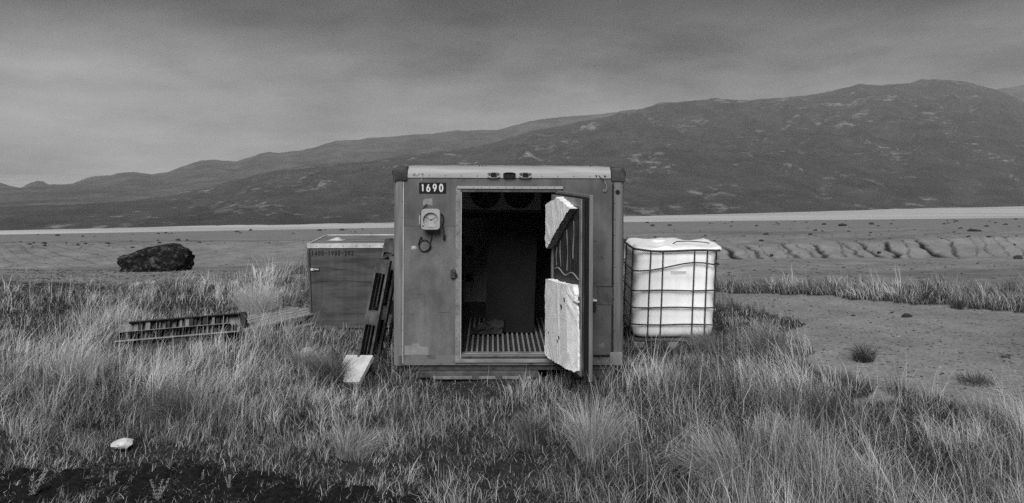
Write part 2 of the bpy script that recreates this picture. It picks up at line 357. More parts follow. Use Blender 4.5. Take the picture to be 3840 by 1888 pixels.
hill('hillside', spur, lambda P: sh(P)-20, lambda P: sh(P)+500+np.interp(P, [0, 1500, 2500, 3700], [60, 500, 1000, 150]), 3, HM, (-2600, 4600), 6.5)
hill('mountain', main, lambda P: sh(P)+30, lambda P: sh(P)+np.interp(P, [1900, 2600, 3500, 4600], [1300, 1500, 1700, 1500]), 13, HM, (1900, 6200), 7.5)
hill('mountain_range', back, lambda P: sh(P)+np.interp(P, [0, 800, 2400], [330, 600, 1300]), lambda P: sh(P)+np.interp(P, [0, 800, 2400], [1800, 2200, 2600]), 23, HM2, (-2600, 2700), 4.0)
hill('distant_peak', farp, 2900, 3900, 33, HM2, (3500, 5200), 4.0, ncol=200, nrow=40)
# the damp air over the fjord
vm = bpy.data.materials.new('haze'); vm.use_nodes = True; n = vm.node_tree.nodes
for q in list(n):
    if q.type == 'BSDF_PRINCIPLED': n.remove(q)
pv = n.new('ShaderNodeVolumePrincipled'); pv.inputs['Color'].default_value = G(0.92); pv.inputs['Density'].default_value = 0.00019; pv.inputs['Anisotropy'].default_value = 0.0
vm.node_tree.links.new(pv.outputs[0], n['Material Output'].inputs['Volume'])
hb = MB().box((-8200, -60, -140), (8600, 5600, 380)).build('haze', vm, kind='stuff')
# ------------------------------------------------------------------ materials
M = {}
M['paint'] = mat('grey_paint', 0.112, streak=.07, rough=0.6, var=0.26, scale=3.0, stretch=(1.2, 1, .9), fine=0.2, fscale=140, bump=0.12, bscale=240, spec=0.25)
M['paint_low'] = mat('grey_paint_lower', 0.126, streak=.07, rough=0.6, var=0.26, scale=2.6, stretch=(1.2, 1, .9), fine=0.2, fscale=140, bump=0.12, bscale=240, spec=0.25)
M['post'] = mat('weathered_alloy', 0.17, rough=0.5, var=0.22, scale=3, stretch=(9, 9, .5), fine=0.08, spec=0.3)
M['rail'] = mat('pale_alloy', 0.34, rough=0.5, var=0.12, scale=4, stretch=(.5, 4, 6), fine=0.10, spec=0.3)
M['frame'] = mat('door_frame_alloy', 0.20, rough=0.5, var=0.25, scale=7, fine=0.10, spec=0.3)
M['cap'] = mat('dark_casting', 0.05, rough=0.6, var=0.35, scale=12, bump=.3, bscale=60)
M['black'] = mat('black_rubber', 0.008, rough=0.6, var=0.2)
M['rivet'] = mat('dark_rivet', 0.03, rough=0.5, var=0.3)
M['plate'] = mat('black_plate', 0.006, rough=0.5, var=0.2)
M['figure'] = mat('pale_figure', 0.62, rough=0.6, var=0.06)
M['recorder'] = mat('recorder_enamel', 0.35, rough=0.4, var=0.07, scale=14, spec=0.4)
M['dial'] = mat('dial_face', 0.30, rough=0.4, var=0.35, scale=11)
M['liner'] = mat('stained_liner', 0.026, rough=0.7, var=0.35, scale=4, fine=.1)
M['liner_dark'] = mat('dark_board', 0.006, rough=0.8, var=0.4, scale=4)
M['foam'] = mat('rigid_foam', 0.84, rough=0.9, var=0.10, scale=14, bump=0.8, bscale=95, fine=0.06, fscale=260, spec=0.1)
M['foam_cut'] = mat('grey_foam_edge', 0.22, rough=0.95, var=0.3, scale=40, bump=0.8, bscale=120)
M['streak'] = mat('glue_streaked_steel', 0.028, bump=1.0, bscale=14, rough=0.45, v2=0.15, lo=.54, hi=.72, scale=9, stretch=(9, 9, 0.55), spec=0.3)
M['slat'] = mat('alloy_floor_slat', 0.22, rough=0.5, var=0.2, scale=12)
M['floor'] = mat('dirty_floor', 0.02, rough=0.9, var=0.5, scale=20)
M['under'] = mat('underframe_steel', 0.07, rough=0.6, var=0.4, scale=8)
M['patch'] = mat('pale_repair_patch', 0.26, rough=0.7, v2=0.20, scale=18)
M['platedark'] = mat('dark_repair_plate', 0.10, rough=0.7, var=0.25, scale=10, fine=.15)
M['ply'] = mat('weathered_plywood', 0.085, streak=.14, rough=0.85, v2=0.04, lo=.42, hi=.66, scale=3.2, stretch=(.7, 1, 4.5), fine=.18, fscale=120, bump=.3, bscale=60)
M['lid'] = mat('plywood_lid', 0.20, rough=0.7, v2=0.07, lo=.50, hi=.66, scale=3, stretch=(.8, 2.4, 1), fine=.12)
M['trim'] = mat('alloy_angle_trim', 0.50, rough=0.5, var=0.2, scale=6)
M['ink'] = mat('black_stencil_ink', 0.007, rough=0.8, var=0.3)
M['wood'] = mat('grey_pallet_wood', 0.26, rough=0.9, var=0.35, scale=5, stretch=(6, 6, 6), fine=.2, bump=.3)
M['wood_dark'] = mat('wet_pallet_wood', 0.085, rough=0.9, var=0.45, scale=6, fine=.2, bump=.3)
M['plastic'] = mat('grey_ribbed_plastic', 0.17, rough=0.7, var=0.3, scale=9)
M['plastic_dark'] = mat('black_plastic', 0.012, rough=0.7, var=0.3, scale=9)
M['tank'] = mat('white_polyethylene', 0.92, streak=.05, rough=0.55, v2=0.78, lo=.5, hi=.8, scale=3, fine=.04, spec=0.3)
M['cage'] = mat('rusted_cage_tube', 0.045, rough=0.7, var=0.55, scale=26)
M['rock'] = mat('lichen_rock', 0.012, rough=0.95, v2=0.10, lo=.50, hi=.72, scale=9, bump=1.0, bscale=9, fine=.6, fscale=22, spec=.1)
M['stone'] = mat('dark_stone', 0.035, rough=0.95, var=0.5, scale=9, bump=.6, bscale=20)
M['pale_stone'] = mat('white_quartz_stone', 0.58, rough=0.9, var=0.15, scale=14, bump=.8, bscale=40)
M['wire'] = mat('bright_wire', 0.45, rough=0.5, var=0.2)
M['sack'] = mat('white_foam_lump', 0.33, rough=0.9, var=0.2, scale=16, bump=.8, bscale=60)
# ------------------------------------------------------------------ refrigerated box
def U(px): return (px-1907.5)*8.5/F         # on the plane of the box front, from its middle
def W(py): return (1370-py)*8.5/F           # height over the box's lower edge
BOX = thing('refrigerated_box', 'abandoned grey insulated truck body with its door hanging open', 'truck body', (-0.033, 8.5, 0.151), (0, R(0.25), R(1.33)))
def part(mb, name, m, parent=BOX, smooth=0, kind=None): return mb.build(name, m, parent, smooth, kind)
HW = 1.15; HT = 1.978; DEP = 2.05
xl, xr, zt, zb = U(1712), 0.515, W(714), W(1342)          # opening in the front wall
T = 0.07
xs0, xs1 = U(1512), U(2299); zs0, zs1 = W(1332), W(668)
part(MB().box((xs0-.02, 0, W(851)+.001), (xl, T, zs1), .002), 'front_panel', M['paint'])
part(MB().box((xs0-.02, -.003, zs0), (xl, T-.004, W(851)), .002), 'front_panel', M['paint_low'])
part(MB().box((xl+.001, .001, zt), (xr-.001, T-.002, zs1), .002), 'front_panel', M['paint'])
part(MB().box((xr, 0, zs0), (xs1+.02, T, zs1), .002), 'front_panel', M['paint'])
part(MB().box((-HW+.05, -.006, 0), (HW-.05, T+.002, zs0-.001), .004), 'bottom_rail', mat('grimy_rail', .15, v2=.045, lo=.5, hi=.72, scale=7, stretch=(1, 1, 2), fine=.2))
for sgn in (-1, 1):
    b = MB().box((sgn*(HW-.004), .07, 0.005), (sgn*(HW-T), DEP, HT-.06), .004); part(b, 'side_wall', M['paint'])
    x0 = xs0 if sgn < 0 else xs1
    prof = [(x0, -.006), (sgn*(HW-.05), -.006)]
    for k in range(1, 7): a = math.pi/2*k/6; prof.append((sgn*(HW-.05+.05*math.sin(a)), -.006+.056*(1-math.cos(a))))
    prof += [(sgn*HW, .10), (sgn*(HW-.012), .10), (sgn*(HW-.012), .055), (sgn*(HW-.055), .004), (x0, .004)]
    part(MB().prism(prof, lambda a, b, t: (a, b, t), 0.0, W(680)), 'corner_post', M['post'], smooth=40)
    part(MB().box((x0-sgn*.002, -.0075, .02), (x0+sgn*.005, -.0035, W(684))), 'post_seam', M['wire' if sgn < 0 else 'rivet'])
    # cast corner
    xo, xi_, z0_, z1_ = HW+.006, HW-.142, W(681), HT+.001
    ol = [(xi_, z1_)]+[(xo-.058+.058*math.sin(a), z1_-.058+.058*math.cos(a)) for a in np.linspace(0, math.pi/2, 8)]+[(xo, z0_)]+[(xi_+.02-.02*math.sin(a), z0_+.02-.02*math.cos(a)) for a in np.linspace(0, math.pi/2, 5)]
    cxm, czm = (xo+xi_)/2, (z0_+z1_)/2; no_ = len(ol); cb = MB(); lay = []
    for yy_, kx, kz in ((-.018, .80, .78), (-.015, .90, .88), (-.006, .97, .96), (.010, 1, 1), (.14, 1, 1)):
        lay.append([(sgn*(cxm+(a-cxm)*kx+(.004 if kx < 1 else 0)), yy_, czm+(b-czm)*kz-(1-kz)*.05) for a, b in ol])
    cb.add(sum(lay, []), [(r*no_+k, r*no_+(k+1) % no_, (r+1)*no_+(k+1) % no_, (r+1)*no_+k) for r in range(4) for k in range(no_)]+[tuple(range(no_))[::-1], tuple(4*no_+k for k in range(no_))])
    part(cb, 'corner_cap', M['cap'], smooth=50)
    part(MB().box((sgn*(HW+.003), .03, W(660)), (sgn*(HW+.018), .075, W(641)), .003), 'side_marker', M['black'])
part(MB().box((-HW+.005, DEP-.07, .005), (HW-.005, DEP, HT-.06)), 'rear_wall', M['paint'])
# roof with a ragged weathered edge
rf = MB(); nx = 60; top = []
for i in range(nx+1):
    x = -HW+.03+(2*HW-.06)*i/nx; top.append((x, HT-.006+.007*mnoise.noise((x*7, 0, 2))))
poly = [(-HW+.03, HT-.06)]+top+[(HW-.03, HT-.06)]
rf.prism(poly, lambda a, b, t: (a, t, b), .09, DEP); part(rf, 'roof', M['rail'])
prof = [(-.010, W(668)), (-.010, HT-.083)]
for k in range(1, 9): a = math.pi/2*k/8; prof.append((-.010+.085*(1-math.cos(a)), HT-.083+.085*math.sin(a)))
prof += [(.115, HT+.002), (.115, HT-.05), (.02, W(668))]
part(MB().prism(prof, lambda a, b, t: (t, a, b), -HW+.140, HW-.140), 'top_rail', M['rail'], smooth=30)
part(MB().box((-HW+.139, -.013, W(668)), (-HW+.146, .0, HT-.08)), 'rail_joint', M['wire'])
part(MB().box((HW-.146, -.013, W(668)), (HW-.139, .0, HT-.08)), 'rail_joint', M['wire'])
for px_, s in ((1794, .6), (1806, .5), (1818, .6), (2217, .7)):
    part(MB().box((U(px_)-.006, .10, HT), (U(px_)+.006*s, .112, HT+.022*s), .003), 'roof_screw', M['rivet'])
# marker lights on the top rail
for i, c in enumerate((1848, 1907, 1967)):
    cx, cz = U(c), W(658); hw = .062
    e = lambda q, r: [(cx+hw*math.copysign(abs(math.cos(a))**.55, math.cos(a))*r, cz+.030*q*math.copysign(abs(math.sin(a))**.8, math.sin(a))) for a in np.linspace(0, 2*math.pi, 25)[:-1]]
    ml = part(MB().prism(e(1, 1), lambda a, b, t: (a, t, b), -.016, -.005), 'marker_light', M['rail' if i != 1 else 'black'])
    ring = MB()
    for sg in (-1, 1):       # curved upper and lower brow
        pl = [(cx+hw*.96*math.cos(a), -.016-.018*math.sin(a), cz+sg*(.014+.012*math.sin(a))) for a in np.linspace(0, math.pi, 13)]
        MBt = MB().tube(pl, .0042, 6); part(MBt, 'light_brow', M['frame'] if i != 1 else M['black'], ml, 40)
    part(MB().prism([(cx+(a-cx)*(.5 if i != 1 else .94), cz+(b-cz)*.72) for a, b in e(1, 1)], lambda a, b, t: (a, t, b), -.024, -.015), 'lens', M['black'], ml)
    if i != 1:
        for sg in (-1, 1): part(MB().lathe([(.008, -.019), (.006, -.014)], (cx+sg*.043, 0, cz+.001), 'y', 10), 'light_screw', M['rivet'], ml)
# rivets
def rivets(pts, r=.0055, y=-.012):
    b = MB()
    for x, z in pts: b.lathe([(r*.6, y), (r, y+.003), (r, y+.008)], (x, 0, z), 'y', 7)
    return b
pts = [(U(1508.5), W(y)) for y in np.arange(698, 1330, 60)]+[(U(2303), W(y)) for y in np.arange(702, 1330, 60)]
part(rivets(pts, y=-.009), 'rivet_rows', M['rivet'], kind='stuff')
pts = [(U(x), W(661)) for x in np.arange(1547, 2290, 60.2) if not 1815 < x < 2000]
part(rivets(pts, y=-.013), 'rivet_rows', M['rivet'], kind='stuff')
# number plate
PLATE = part(MB().box((U(1569.5), -.008, W(726.5)), (U(1670.5), -.001, W(686)), .003), 'number_plate', M['plate'])
def arc(cx, cy, rx, ry, a0, a1, n=18): return [(cx+rx*math.cos(R(a0+(a1-a0)*i/n)), cy+ry*math.sin(R(a0+(a1-a0)*i/n))) for i in range(n+1)]
GL = {'1': [[(.18, .78), (.5, 1.0)], [(.5, 1.0), (.5, 0)]],
      '6': [arc(.5, .30, .38, .30, 0, 360), [(.14, .38), (.26, .62), (.62, 1.0)]],
      '9': [arc(.5, .70, .38, .30, 0, 360), [(.86, .62), (.74, .38), (.38, 0)]],
      '0': [arc(.5, .5, .40, .5, 0, 360, 40)],
      '4': [[(.70, 0), (.70, 1.0)], [(.70, 1.0), (.08, .30)], [(.08, .30), (.98, .30)]],
      '3': [arc(.42, .74, .40, .26, 150, -90), arc(.42, .26, .42, .26, 90, -150)],
      '2': [arc(.5, .72, .40, .28, 165, -35), [(.82, .55), (.12, .0)], [(.10, 0.04), (.95, 0.04)]],
      '-': [[(.12, .5), (.88, .5)]]}
def glyph(ch, x, z, w, h, sw, y, gap=False):
    """one figure of flat strokes on the front plane; gap leaves the bridges of a stencil"""
    b = MB(); xi = x+sw/2; wi = w-sw; zi = z+sw/2; hi = h-sw; yy = y
    for st in GL[ch]:
        P = [Vector((xi+a*wi, zi+c*hi)) for a, c in st]; n = len(P); closed = (P[0]-P[-1]).length < 1e-5
        Lf, Rt = [], []
        for i in range(n):
            d = (P[(i+1) % (n-1) if closed else min(i+1, n-1)]-P[(i-1) % (n-1) if closed else max(i-1, 0)]).normalized(); q = Vector((-d.y, d.x))*sw/2
            Lf.append(P[i]+q); Rt.append(P[i]-q)
        for i in range(n-1):
            if gap and closed:
                mx_ = (P[i].x+P[i+1].x)/2
                if abs(mx_-(xi+wi/2)) < sw*.17: continue
            b.add([(Lf[i].x, yy, Lf[i].y), (Lf[i+1].x, yy, Lf[i+1].y), (Rt[i+1].x, yy, Rt[i+1].y), (Rt[i].x, yy, Rt[i].y)], [(0, 1, 2, 3)])
        yy -= .0003
    return b
for i, ch in enumerate('1690'):
    gx = [1576, 1594.5, 1618.5, 1642.5][i]; gw = [15, 19, 19, 19][i]
    part(glyph(ch, U(gx), W(721.5), U(gx+gw)-U(gx), W(690.5)-W(721.5), .0135, -.0088), 'figure_'+{'1': 'one', '6': 'six', '9': 'nine', '0': 'zero'}[ch], M['figure'], PLATE)
for sg in (1572, 1667): part(MB().lathe([(.003, -.0105), (.003, -.0075)], (U(sg), 0, W(706)), 'y', 8), 'plate_screw', M['rivet'], PLATE)
# unpainted square and repair patches
q = MB(); q.prism([(U(1584), W(772)), (U(1584), W(754)), (U(1590), W(747)), (U(1619), W(745)), (U(1620), W(773)), (U(1600), W(768))], lambda a, b, t: (a, t, b), -.0016, -.0002); part(q, 'bare_patch', M['patch'])
q = MB(); q.prism([(U(1518), W(1331)), (U(1518), W(1297)), (U(1544), W(1297)), (U(1546), W(1289)), (U(1574), W(1288)), (U(1576), W(1300)), (U(1608), W(1301)), (U(1608), W(1331))], lambda a, b, t: (a, t, b), -.0062, -.0035); part(q, 'repair_patch', M['patch'])
q = MB(); q.prism([(U(2242), W(1298)), (U(2250), W(1289)), (U(2265), W(1288)), (U(2265), W(1304)), (U(2246), W(1303))], lambda a, b, t: (a, t, b), -.0022, -.0005); part(q, 'repair_patch', M['patch'])
part(MB().box((U(2238), -.006, W(1143)), (U(2297), -.001, W(1073)), .001), 'repair_plate', M['platedark'])
part(MB().box((U(2237), -.008, W(1076)), (U(2298), -.0055, W(1073))), 'plate_edge', M['rivet'])
part(MB().box((U(2293.5), -.004, W(1330)), (U(2297.5), .0, W(690))), 'panel_gap', M['black'])
q = MB().box((U(2287), -.016, -.004), (U(2336), .07, W(1321)), .012, 3); part(q, 'corner_foot', M['patch'], smooth=40)
part(MB().box((U(2225), -.009, W(1340)), (U(2287), -.004, W(1331)), .002), 'rail_tear', M['black'])
part(MB().lathe([(.020, -.018), (.022, -.014), (.022, -.004)], (U(2314), 0, W(719)), 'y', 16), 'round_marker', M['black'])
# scratches and a dent in the lower sheet
for a_, b_, c_2, d_2 in ((1640, 1173, 1696, 1171), (1568, 1105, 1585, 1103), (1655, 873, 1668, 869), (1545, 1180, 1552, 1178), (2215, 905, 2240, 902), (2250, 960, 2262, 968)):
    part(MB().add([(U(a_), -.0036, W(b_)), (U((a_+c_2)/2), -.0038, W((b_+d_2)/2+1.8)), (U(c_2), -.0036, W(d_2)), (U((a_+c_2)/2), -.0038, W((b_+d_2)/2-1.2))], [(0, 1, 2, 3)]), 'scratch', M['cap'])
dn = MB()
for r_i in range(5):
    for k in range(14):
        a = 2*math.pi*k/14; rr_ = .03*r_i/4; dn.v.append((U(1551)+rr_*math.cos(a), -.0035-.010*(1-(r_i/4)**2), W(932)+rr_*.8*math.sin(a)))
for r_i in range(4):
    for k in range(14): dn.f.append((r_i*14+k, r_i*14+(k+1) % 14, (r_i+1)*14+(k+1) % 14, (r_i+1)*14+k))
part(dn, 'dent', M['rail'], smooth=60)
# temperature recorder with its round chart window
rc = (U(1616), W(821)); hw_, hh_ = U(1651.5)-U(1616), W(782.5)-W(821)
REC = part(MB().lathe([(.088, -.075), (.088, -.001)], (rc[0], 0, rc[1]-.012), 'y', 28), 'recorder_body', M['cap'], smooth=40)
d0 = (U(1616.4), W(824)); DR = .0755
# face plate with a round hole
face = MB(); nseg = 48; ov = []; iv = []
for k in range(nseg):
    a = 2*math.pi*k/nseg; c_, s_ = math.cos(a), math.sin(a)
    pw = 7.0; rr = 1/((abs(c_)**pw+abs(s_)**pw)**(1/pw))
    ov.append((rc[0]+hw_*rr*c_, rc[1]+hh_*rr*s_)); iv.append((d0[0]+DR*c_, d0[1]+DR*s_))
y0, y1 = -.125, -.072
vs = [(a, y0+.006, b) for a, b in ov]+[(rc[0]+(a-rc[0])*.965, y0, rc[1]+(b-rc[1])*.965) for a, b in ov]+[(a, y0, b) for a, b in iv]+[(a, y0+.028, b) for a, b in iv]+[(a, y1, b) for a, b in ov]
fs = []
for k in range(nseg):
    j = (k+1) % nseg
    for r0, r1 in ((4, 0), (0, 1), (1, 2), (2, 3)): fs.append((r0*nseg+k, r0*nseg+j, r1*nseg+j, r1*nseg+k))
fs.append(tuple(4*nseg+k for k in range(nseg)))
part(face.add(vs, fs), 'recorder_face', M['recorder'], REC, 35)
part(MB().lathe([(DR*.995, -.0985), (DR*.995, -.095)], (d0[0], 0, d0[1]), 'y', 36), 'chart_dial', M['dial'], REC)
part(MB().lathe([(.006, -.104), (.008, -.098)], (d0[0], 0, d0[1]), 'y', 12), 'dial_hub', M['black'], REC)
for ang, ln in ((30, .058), (148, .05)):
    part(MB().tube([(d0[0], -.102, d0[1]), (d0[0]+ln*math.cos(R(ang)), -.101, d0[1]+ln*math.sin(R(ang)))], .0016, 5), 'pointer', M['black'], REC)
part(MB().prism([(d0[0]+DR*.5*math.cos(a), d0[1]-DR*.82+.009*math.sin(a)) for a in np.linspace(0, 2*math.pi, 17)[:-1]], lambda a, b, t: (a, t, b), -.108, -.098), 'dial_lip', M['recorder'], REC)
part(MB().lathe([(.006, -.131), (.008, -.124)], (U(1588), 0, W(845)), 'y', 10), 'recorder_lock', M['black'], REC)
part(MB().box((U(1572), -.06, W(842)), (U(1576), -.03, W(808)), .003), 'recorder_clip', M['wire'], REC)
# cables
def cable(px, r=.0045, y=-.014, name='cable', m='black'):
    pts = []
    P = [Vector((U(a), y-.004*(i % 2), W(b))) for i, (a, b) in enumerate(px)]
    for i in range(len(P)-1):
        p0, p1, p2, p3 = P[max(i-1, 0)], P[i], P[i+1], P[min(i+2, len(P)-1)]
        for k in range(4):
            t = k/4; pts.append(.5*((2*p1)+(-p0+p2)*t+(2*p0-5*p1+4*p2-p3)*t*t+(-p0+3*p1-3*p2+p3)*t**3))
    pts.append(P[-1]); return part(MB().tube(pts, r, 6), name, M[m], smooth=60)
cable([(1598, 766), (1594, 772), (1588, 780), (1580, 790), (1576, 805), (1574, 825), (1577, 842)])
cable([(1618, 872), (1617, 890), (1614, 905), (1612, 918), (1614, 925), (1608, 937), (1594, 944), (1580, 941), (1571, 928), (1572, 913), (1582, 903), (1596, 901), (1608, 910), (1613, 924), (1602, 938), (1586, 943), (1574, 933), (1569, 918), (1572, 903), (1578, 892)])
part(MB().box((U(1575), -.03, W(895)), (U(1582), -.008, W(888)), .004), 'cable_end', M['black'])
part(MB().box((U(1608), -.03, W(928)), (U(1616), -.008, W(920)), .004), 'cable_knot', M['black'])
cable([(1650, 800), (1660, 812), (1662, 830), (1658, 845), (1662, 860), (1664, 880)])
part(MB().box((U(1660), -.03, W(900)), (U(1669), -.006, W(880)), .005), 'cable_plug', M['black'])
cable([(1552, 654), (1556, 659), (1564, 657), (1572, 650)], .0022, -.016, 'loose_wire', 'wire')
cable([(1582, 655), (1583, 664), (1580, 672), (1579, 678), (1583, 679)], .0024, -.016, 'loose_wire', 'wire')
cable([(2241, 657), (2250, 665), (2263, 680)], .0028, -.016, 'loose_wire', 'black')
cable([(2263, 680), (2270, 690), (2273, 703), (2270, 711), (2262, 712), (2259, 715), (2268, 717), (2270, 711)], .0026, -.016, 'loose_wire', 'wire')
for a, b in ((1552, 655), (1582, 655), (2233, 659), (2265, 660)):
    part(MB().lathe([(.008, -.017), (.009, -.010)], (U(a), 0, W(b)), 'y', 10), 'wire_grommet', M['rivet'])
# door frame: jambs, drip rail, sill
jx0, jx1 = U(1707), U(1729)
part(MB().box((jx0, -.014, W(1358)), (jx1-.012, .02, W(706)), .003), 'door_jamb', M['frame'])
part(MB().box((jx1-.0125, -.008, W(1345)), (jx1, .09, W(712)), .003), 'jamb_lining', M['rail'])
part(MB().box((xr-.05, -.008, W(1345)), (xr-.03, .09, W(716)), .003), 'jamb_lining', M['rail'])
part(MB().box((U(1711), -.024, W(709)), (U(2108), -.001, W(699)), .003), 'drip_rail', M['rail'])
part(MB().box((U(1711), -.012, W(721)), (xr, .085, W(709.5)), .002), 'door_header', M['under'])
part(rivets([(U(x), W(704)) for x in np.arange(1773, 2100, 30.3)], .0045, -.028), 'rivet_rows', M['rivet'], kind='stuff')
part(rivets([(U(1712.5), W(y)) for y in np.arange(727, 1330, 30.0)], .0045, -.018), 'rivet_rows', M['rivet'], kind='stuff')
part(MB().box((jx0, -.022, W(1359)), (xr+.02, .0, W(1347)), .003), 'door_sill', M['frame'])
part(MB().box((jx1, -.006, W(1346)), (xr-.04, .08, W(1336)), .003), 'sill_step', M['under'])
part(MB().box((jx1, .05, W(1337)), (xr-.04, .13, W(1330)), .003), 'sill_lip', M['frame'])
LT = part(MB().box((U(1689), -.03, W(1043)), (U(1708), -.004, W(1012)), .004), 'latch_keeper', M['cap'])
part(MB().box((U(1706), -.05, W(1036)), (U(1713), -.012, W(1024)), .004), 'latch_hook', M['black'], LT)
part(MB().box((U(1697), -.04, W(1022)), (U(1706), -.028, W(1007)), .003), 'latch_pin', M['under'], LT)
# inside
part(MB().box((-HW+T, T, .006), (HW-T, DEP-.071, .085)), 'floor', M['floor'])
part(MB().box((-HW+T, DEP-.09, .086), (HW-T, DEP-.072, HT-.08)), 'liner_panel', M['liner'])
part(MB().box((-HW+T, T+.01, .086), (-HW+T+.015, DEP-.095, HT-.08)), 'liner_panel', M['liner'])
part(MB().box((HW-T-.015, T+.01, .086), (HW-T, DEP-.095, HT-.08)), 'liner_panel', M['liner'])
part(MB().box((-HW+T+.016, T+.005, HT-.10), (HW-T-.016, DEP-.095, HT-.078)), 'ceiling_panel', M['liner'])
sl = None
for i in range(20):
    x = U(1747)+i*.0538
    if sl is None:
        b = MB().box((-.0095, 0, .012), (.0095, 1.84, .018)); b.box((-.0022, .0, 0), (.0022, 1.84, .0119))
        sl = part(b, 'floor_slat', M['slat']); o = sl
    else:
        o = bpy.data.objects.new('floor_slat', sl.data); COL.objects.link(o); o.parent = BOX
    o.location = (x, .135+random.uniform(-.006, .006), .0905)
# cooling unit with two fans under the ceiling
ec = 1.45
EV = part(MB().box((-.55, ec, 1.455), (.40, ec+.28, 1.872), .006), 'cooling_unit', M['rail'])
for fx in (-.249, .142):
    fr_ = part(MB().lathe([(.178, -.012), (.178, -.002)], (fx, ec, 1.655), 'y', 30), 'fan', M['black'], EV)
    fb = MB()
    for k in range(5):
        a = k*2*math.pi/5+.3; P = lambda r, da, y: (fx+r*math.cos(a+da), ec+y, 1.655+r*math.sin(a+da))
        fb.add([P(.03, 0, -.02), P(.15, -.25, -.03), P(.155, .35, -.016), P(.03, .9, -.014)], [(0, 1, 2, 3)])
    part(fb, 'fan_blades', M['rivet'], EV)
    part(MB().lathe([(.035, -.04), (.04, -.014)], (fx, ec, 1.655), 'y', 16), 'fan_hub', M['under'], EV)
part(MB().box((-.56, ec-.015, 1.43), (.41, ec+.02, 1.452)), 'drip_tray', M['under'], EV)
part(MB().box((-.52, DEP-.10, .30), (-.22, DEP-.0905, 1.33)), 'inner_board', M['post'])
for zz in (.55, .88): part(MB().box((-.49, DEP-.106, zz), (-.40, DEP-.0995, zz+.10)), 'wall_socket', M['black'])
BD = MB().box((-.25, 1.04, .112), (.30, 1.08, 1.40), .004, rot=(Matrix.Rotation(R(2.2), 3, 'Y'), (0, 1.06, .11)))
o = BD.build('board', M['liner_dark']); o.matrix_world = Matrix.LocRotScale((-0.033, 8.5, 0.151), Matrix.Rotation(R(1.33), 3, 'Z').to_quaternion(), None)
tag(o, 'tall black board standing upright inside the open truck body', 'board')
# crumpled sheet on the floor inside
cs = MB(); nn = 14
for i in range(nn):
    for j in range(nn):
        a, b = i/(nn-1), j/(nn-1); cs.v.append((-.42+a*.36+.04*b, .93+b*.06+.03*mnoise.noise((a*5, b*5, 1)), .118+b*.22*(.35+.65*a)*(.8+.5*mnoise.noise((a*4, b*3, 7)))+.012*mnoise.noise((a*9, b*9, 3))))
for i in range(nn-1):
    for j in range(nn-1): cs.f.append((i*nn+j, (i+1)*nn+j, (i+1)*nn+j+1, i*nn+j+1))
o = cs.build('plastic_sheet', mat('grimy_sheet', .014, var=.5, scale=12)); o.location = (-0.033, 8.5, 0.151); o.rotation_euler = (0, 0, R(1.33))
tag(o, 'crumpled grey plastic sheet lying on the slatted floor inside the truck body', 'sheet')
# underframe
part(MB().box((-.98, .02, -.055), (1.08, .10, -.004), .004), 'cross_beam', M['cap'])
UF = part(MB().box((-.92, -.03, -.120), (.30, .05, -.058), .006), 'underframe_rail', M['under'])
part(MB().box((-.75, -.052, -.128), (.22, -.0305, -.100), .004), 'rail_flange', M['post'], UF)
for x in (-.33, -.10, .14): part(MB().box((x-.035, -.060, -.131), (x+.035, -.053, -.088), .003), 'rail_bracket', M['under'], UF)
part(MB().box((.55, -.02, -.125), (1.05, .06, -.06), .006), 'underframe_rail', M['under'])
for x in (-.95, .95):
    for y in (.15, 1.75): part(MB().box((x-.09, y-.06, -.17), (x+.09, y+.14, -.0565), .01), 'support_block', M['wood_dark'])
# the open door
ang = math.atan2(-1.0, 0.238)-R(1.33); es = Vector((math.cos(ang), math.sin(ang), 0)); et = Vector((es.y, -es.x, 0))
HP = Vector((.505, -.022, 0))
def dp(s, h, t): return HP+es*s+et*t+Vector((0, 0, h))
def slab(s0, s1, h0, h1, t0, t1, bev=.003):
    b = MB().box((s0, t0, h0), (s1, t1, h1), bev); b.v = [tuple(dp(v[0], v[2], v[1])) for v in b.v]; return b
DH0, DH1, DW = .099, 1.742, 1.02
DOOR = part(slab(0, DW, DH0, DH1, 0, .034, .004), 'door', M['post'])
part(slab(.015, DW-.012, DH0+.02, DH1-.022, .0345, .066, .006), 'door_gasket', M['black'], DOOR)
PLUG = part(slab(.03, DW-.03, DH0+.045, DH1-.035, .0665, .092, .003), 'door_lining', M['streak'], DOOR)
for a in ((.03, .09, DH0+.045, DH1-.035), (DW-.09, DW-.03, DH0+.045, DH1-.035), (.0905, DW-.0905, DH1-.105, DH1-.035), (.0905, DW-.0905, DH0+.045, DH0+.10)):
    part(slab(*a, .0925, .101, .002), 'lining_frame', M['frame'], DOOR)
# bead of old glue
part(MB().tube([dp(.14+.8*t, .985+.022*math.sin(t*11)+.02*t, .094) for t in np.linspace(0, 1, 24)], .007, 6), 'glue_bead', M['patch'], DOOR, 60)
for s0, h0, ln in ((.33, 1.28, .25), (.55, 1.40, .38), (.74, 1.50, .35), (.20, 1.20, .17)):
    part(MB().tube([dp(s0+.012*math.sin(t*5+s0*9), h0-ln*t, .0925) for t in np.linspace(0, 1, 8)], [.0015+.005*abs(math.sin(3*t+s0*20)) for t in np.linspace(0, 1, 8)], 5), 'glue_run', M['patch'], DOOR, 60)
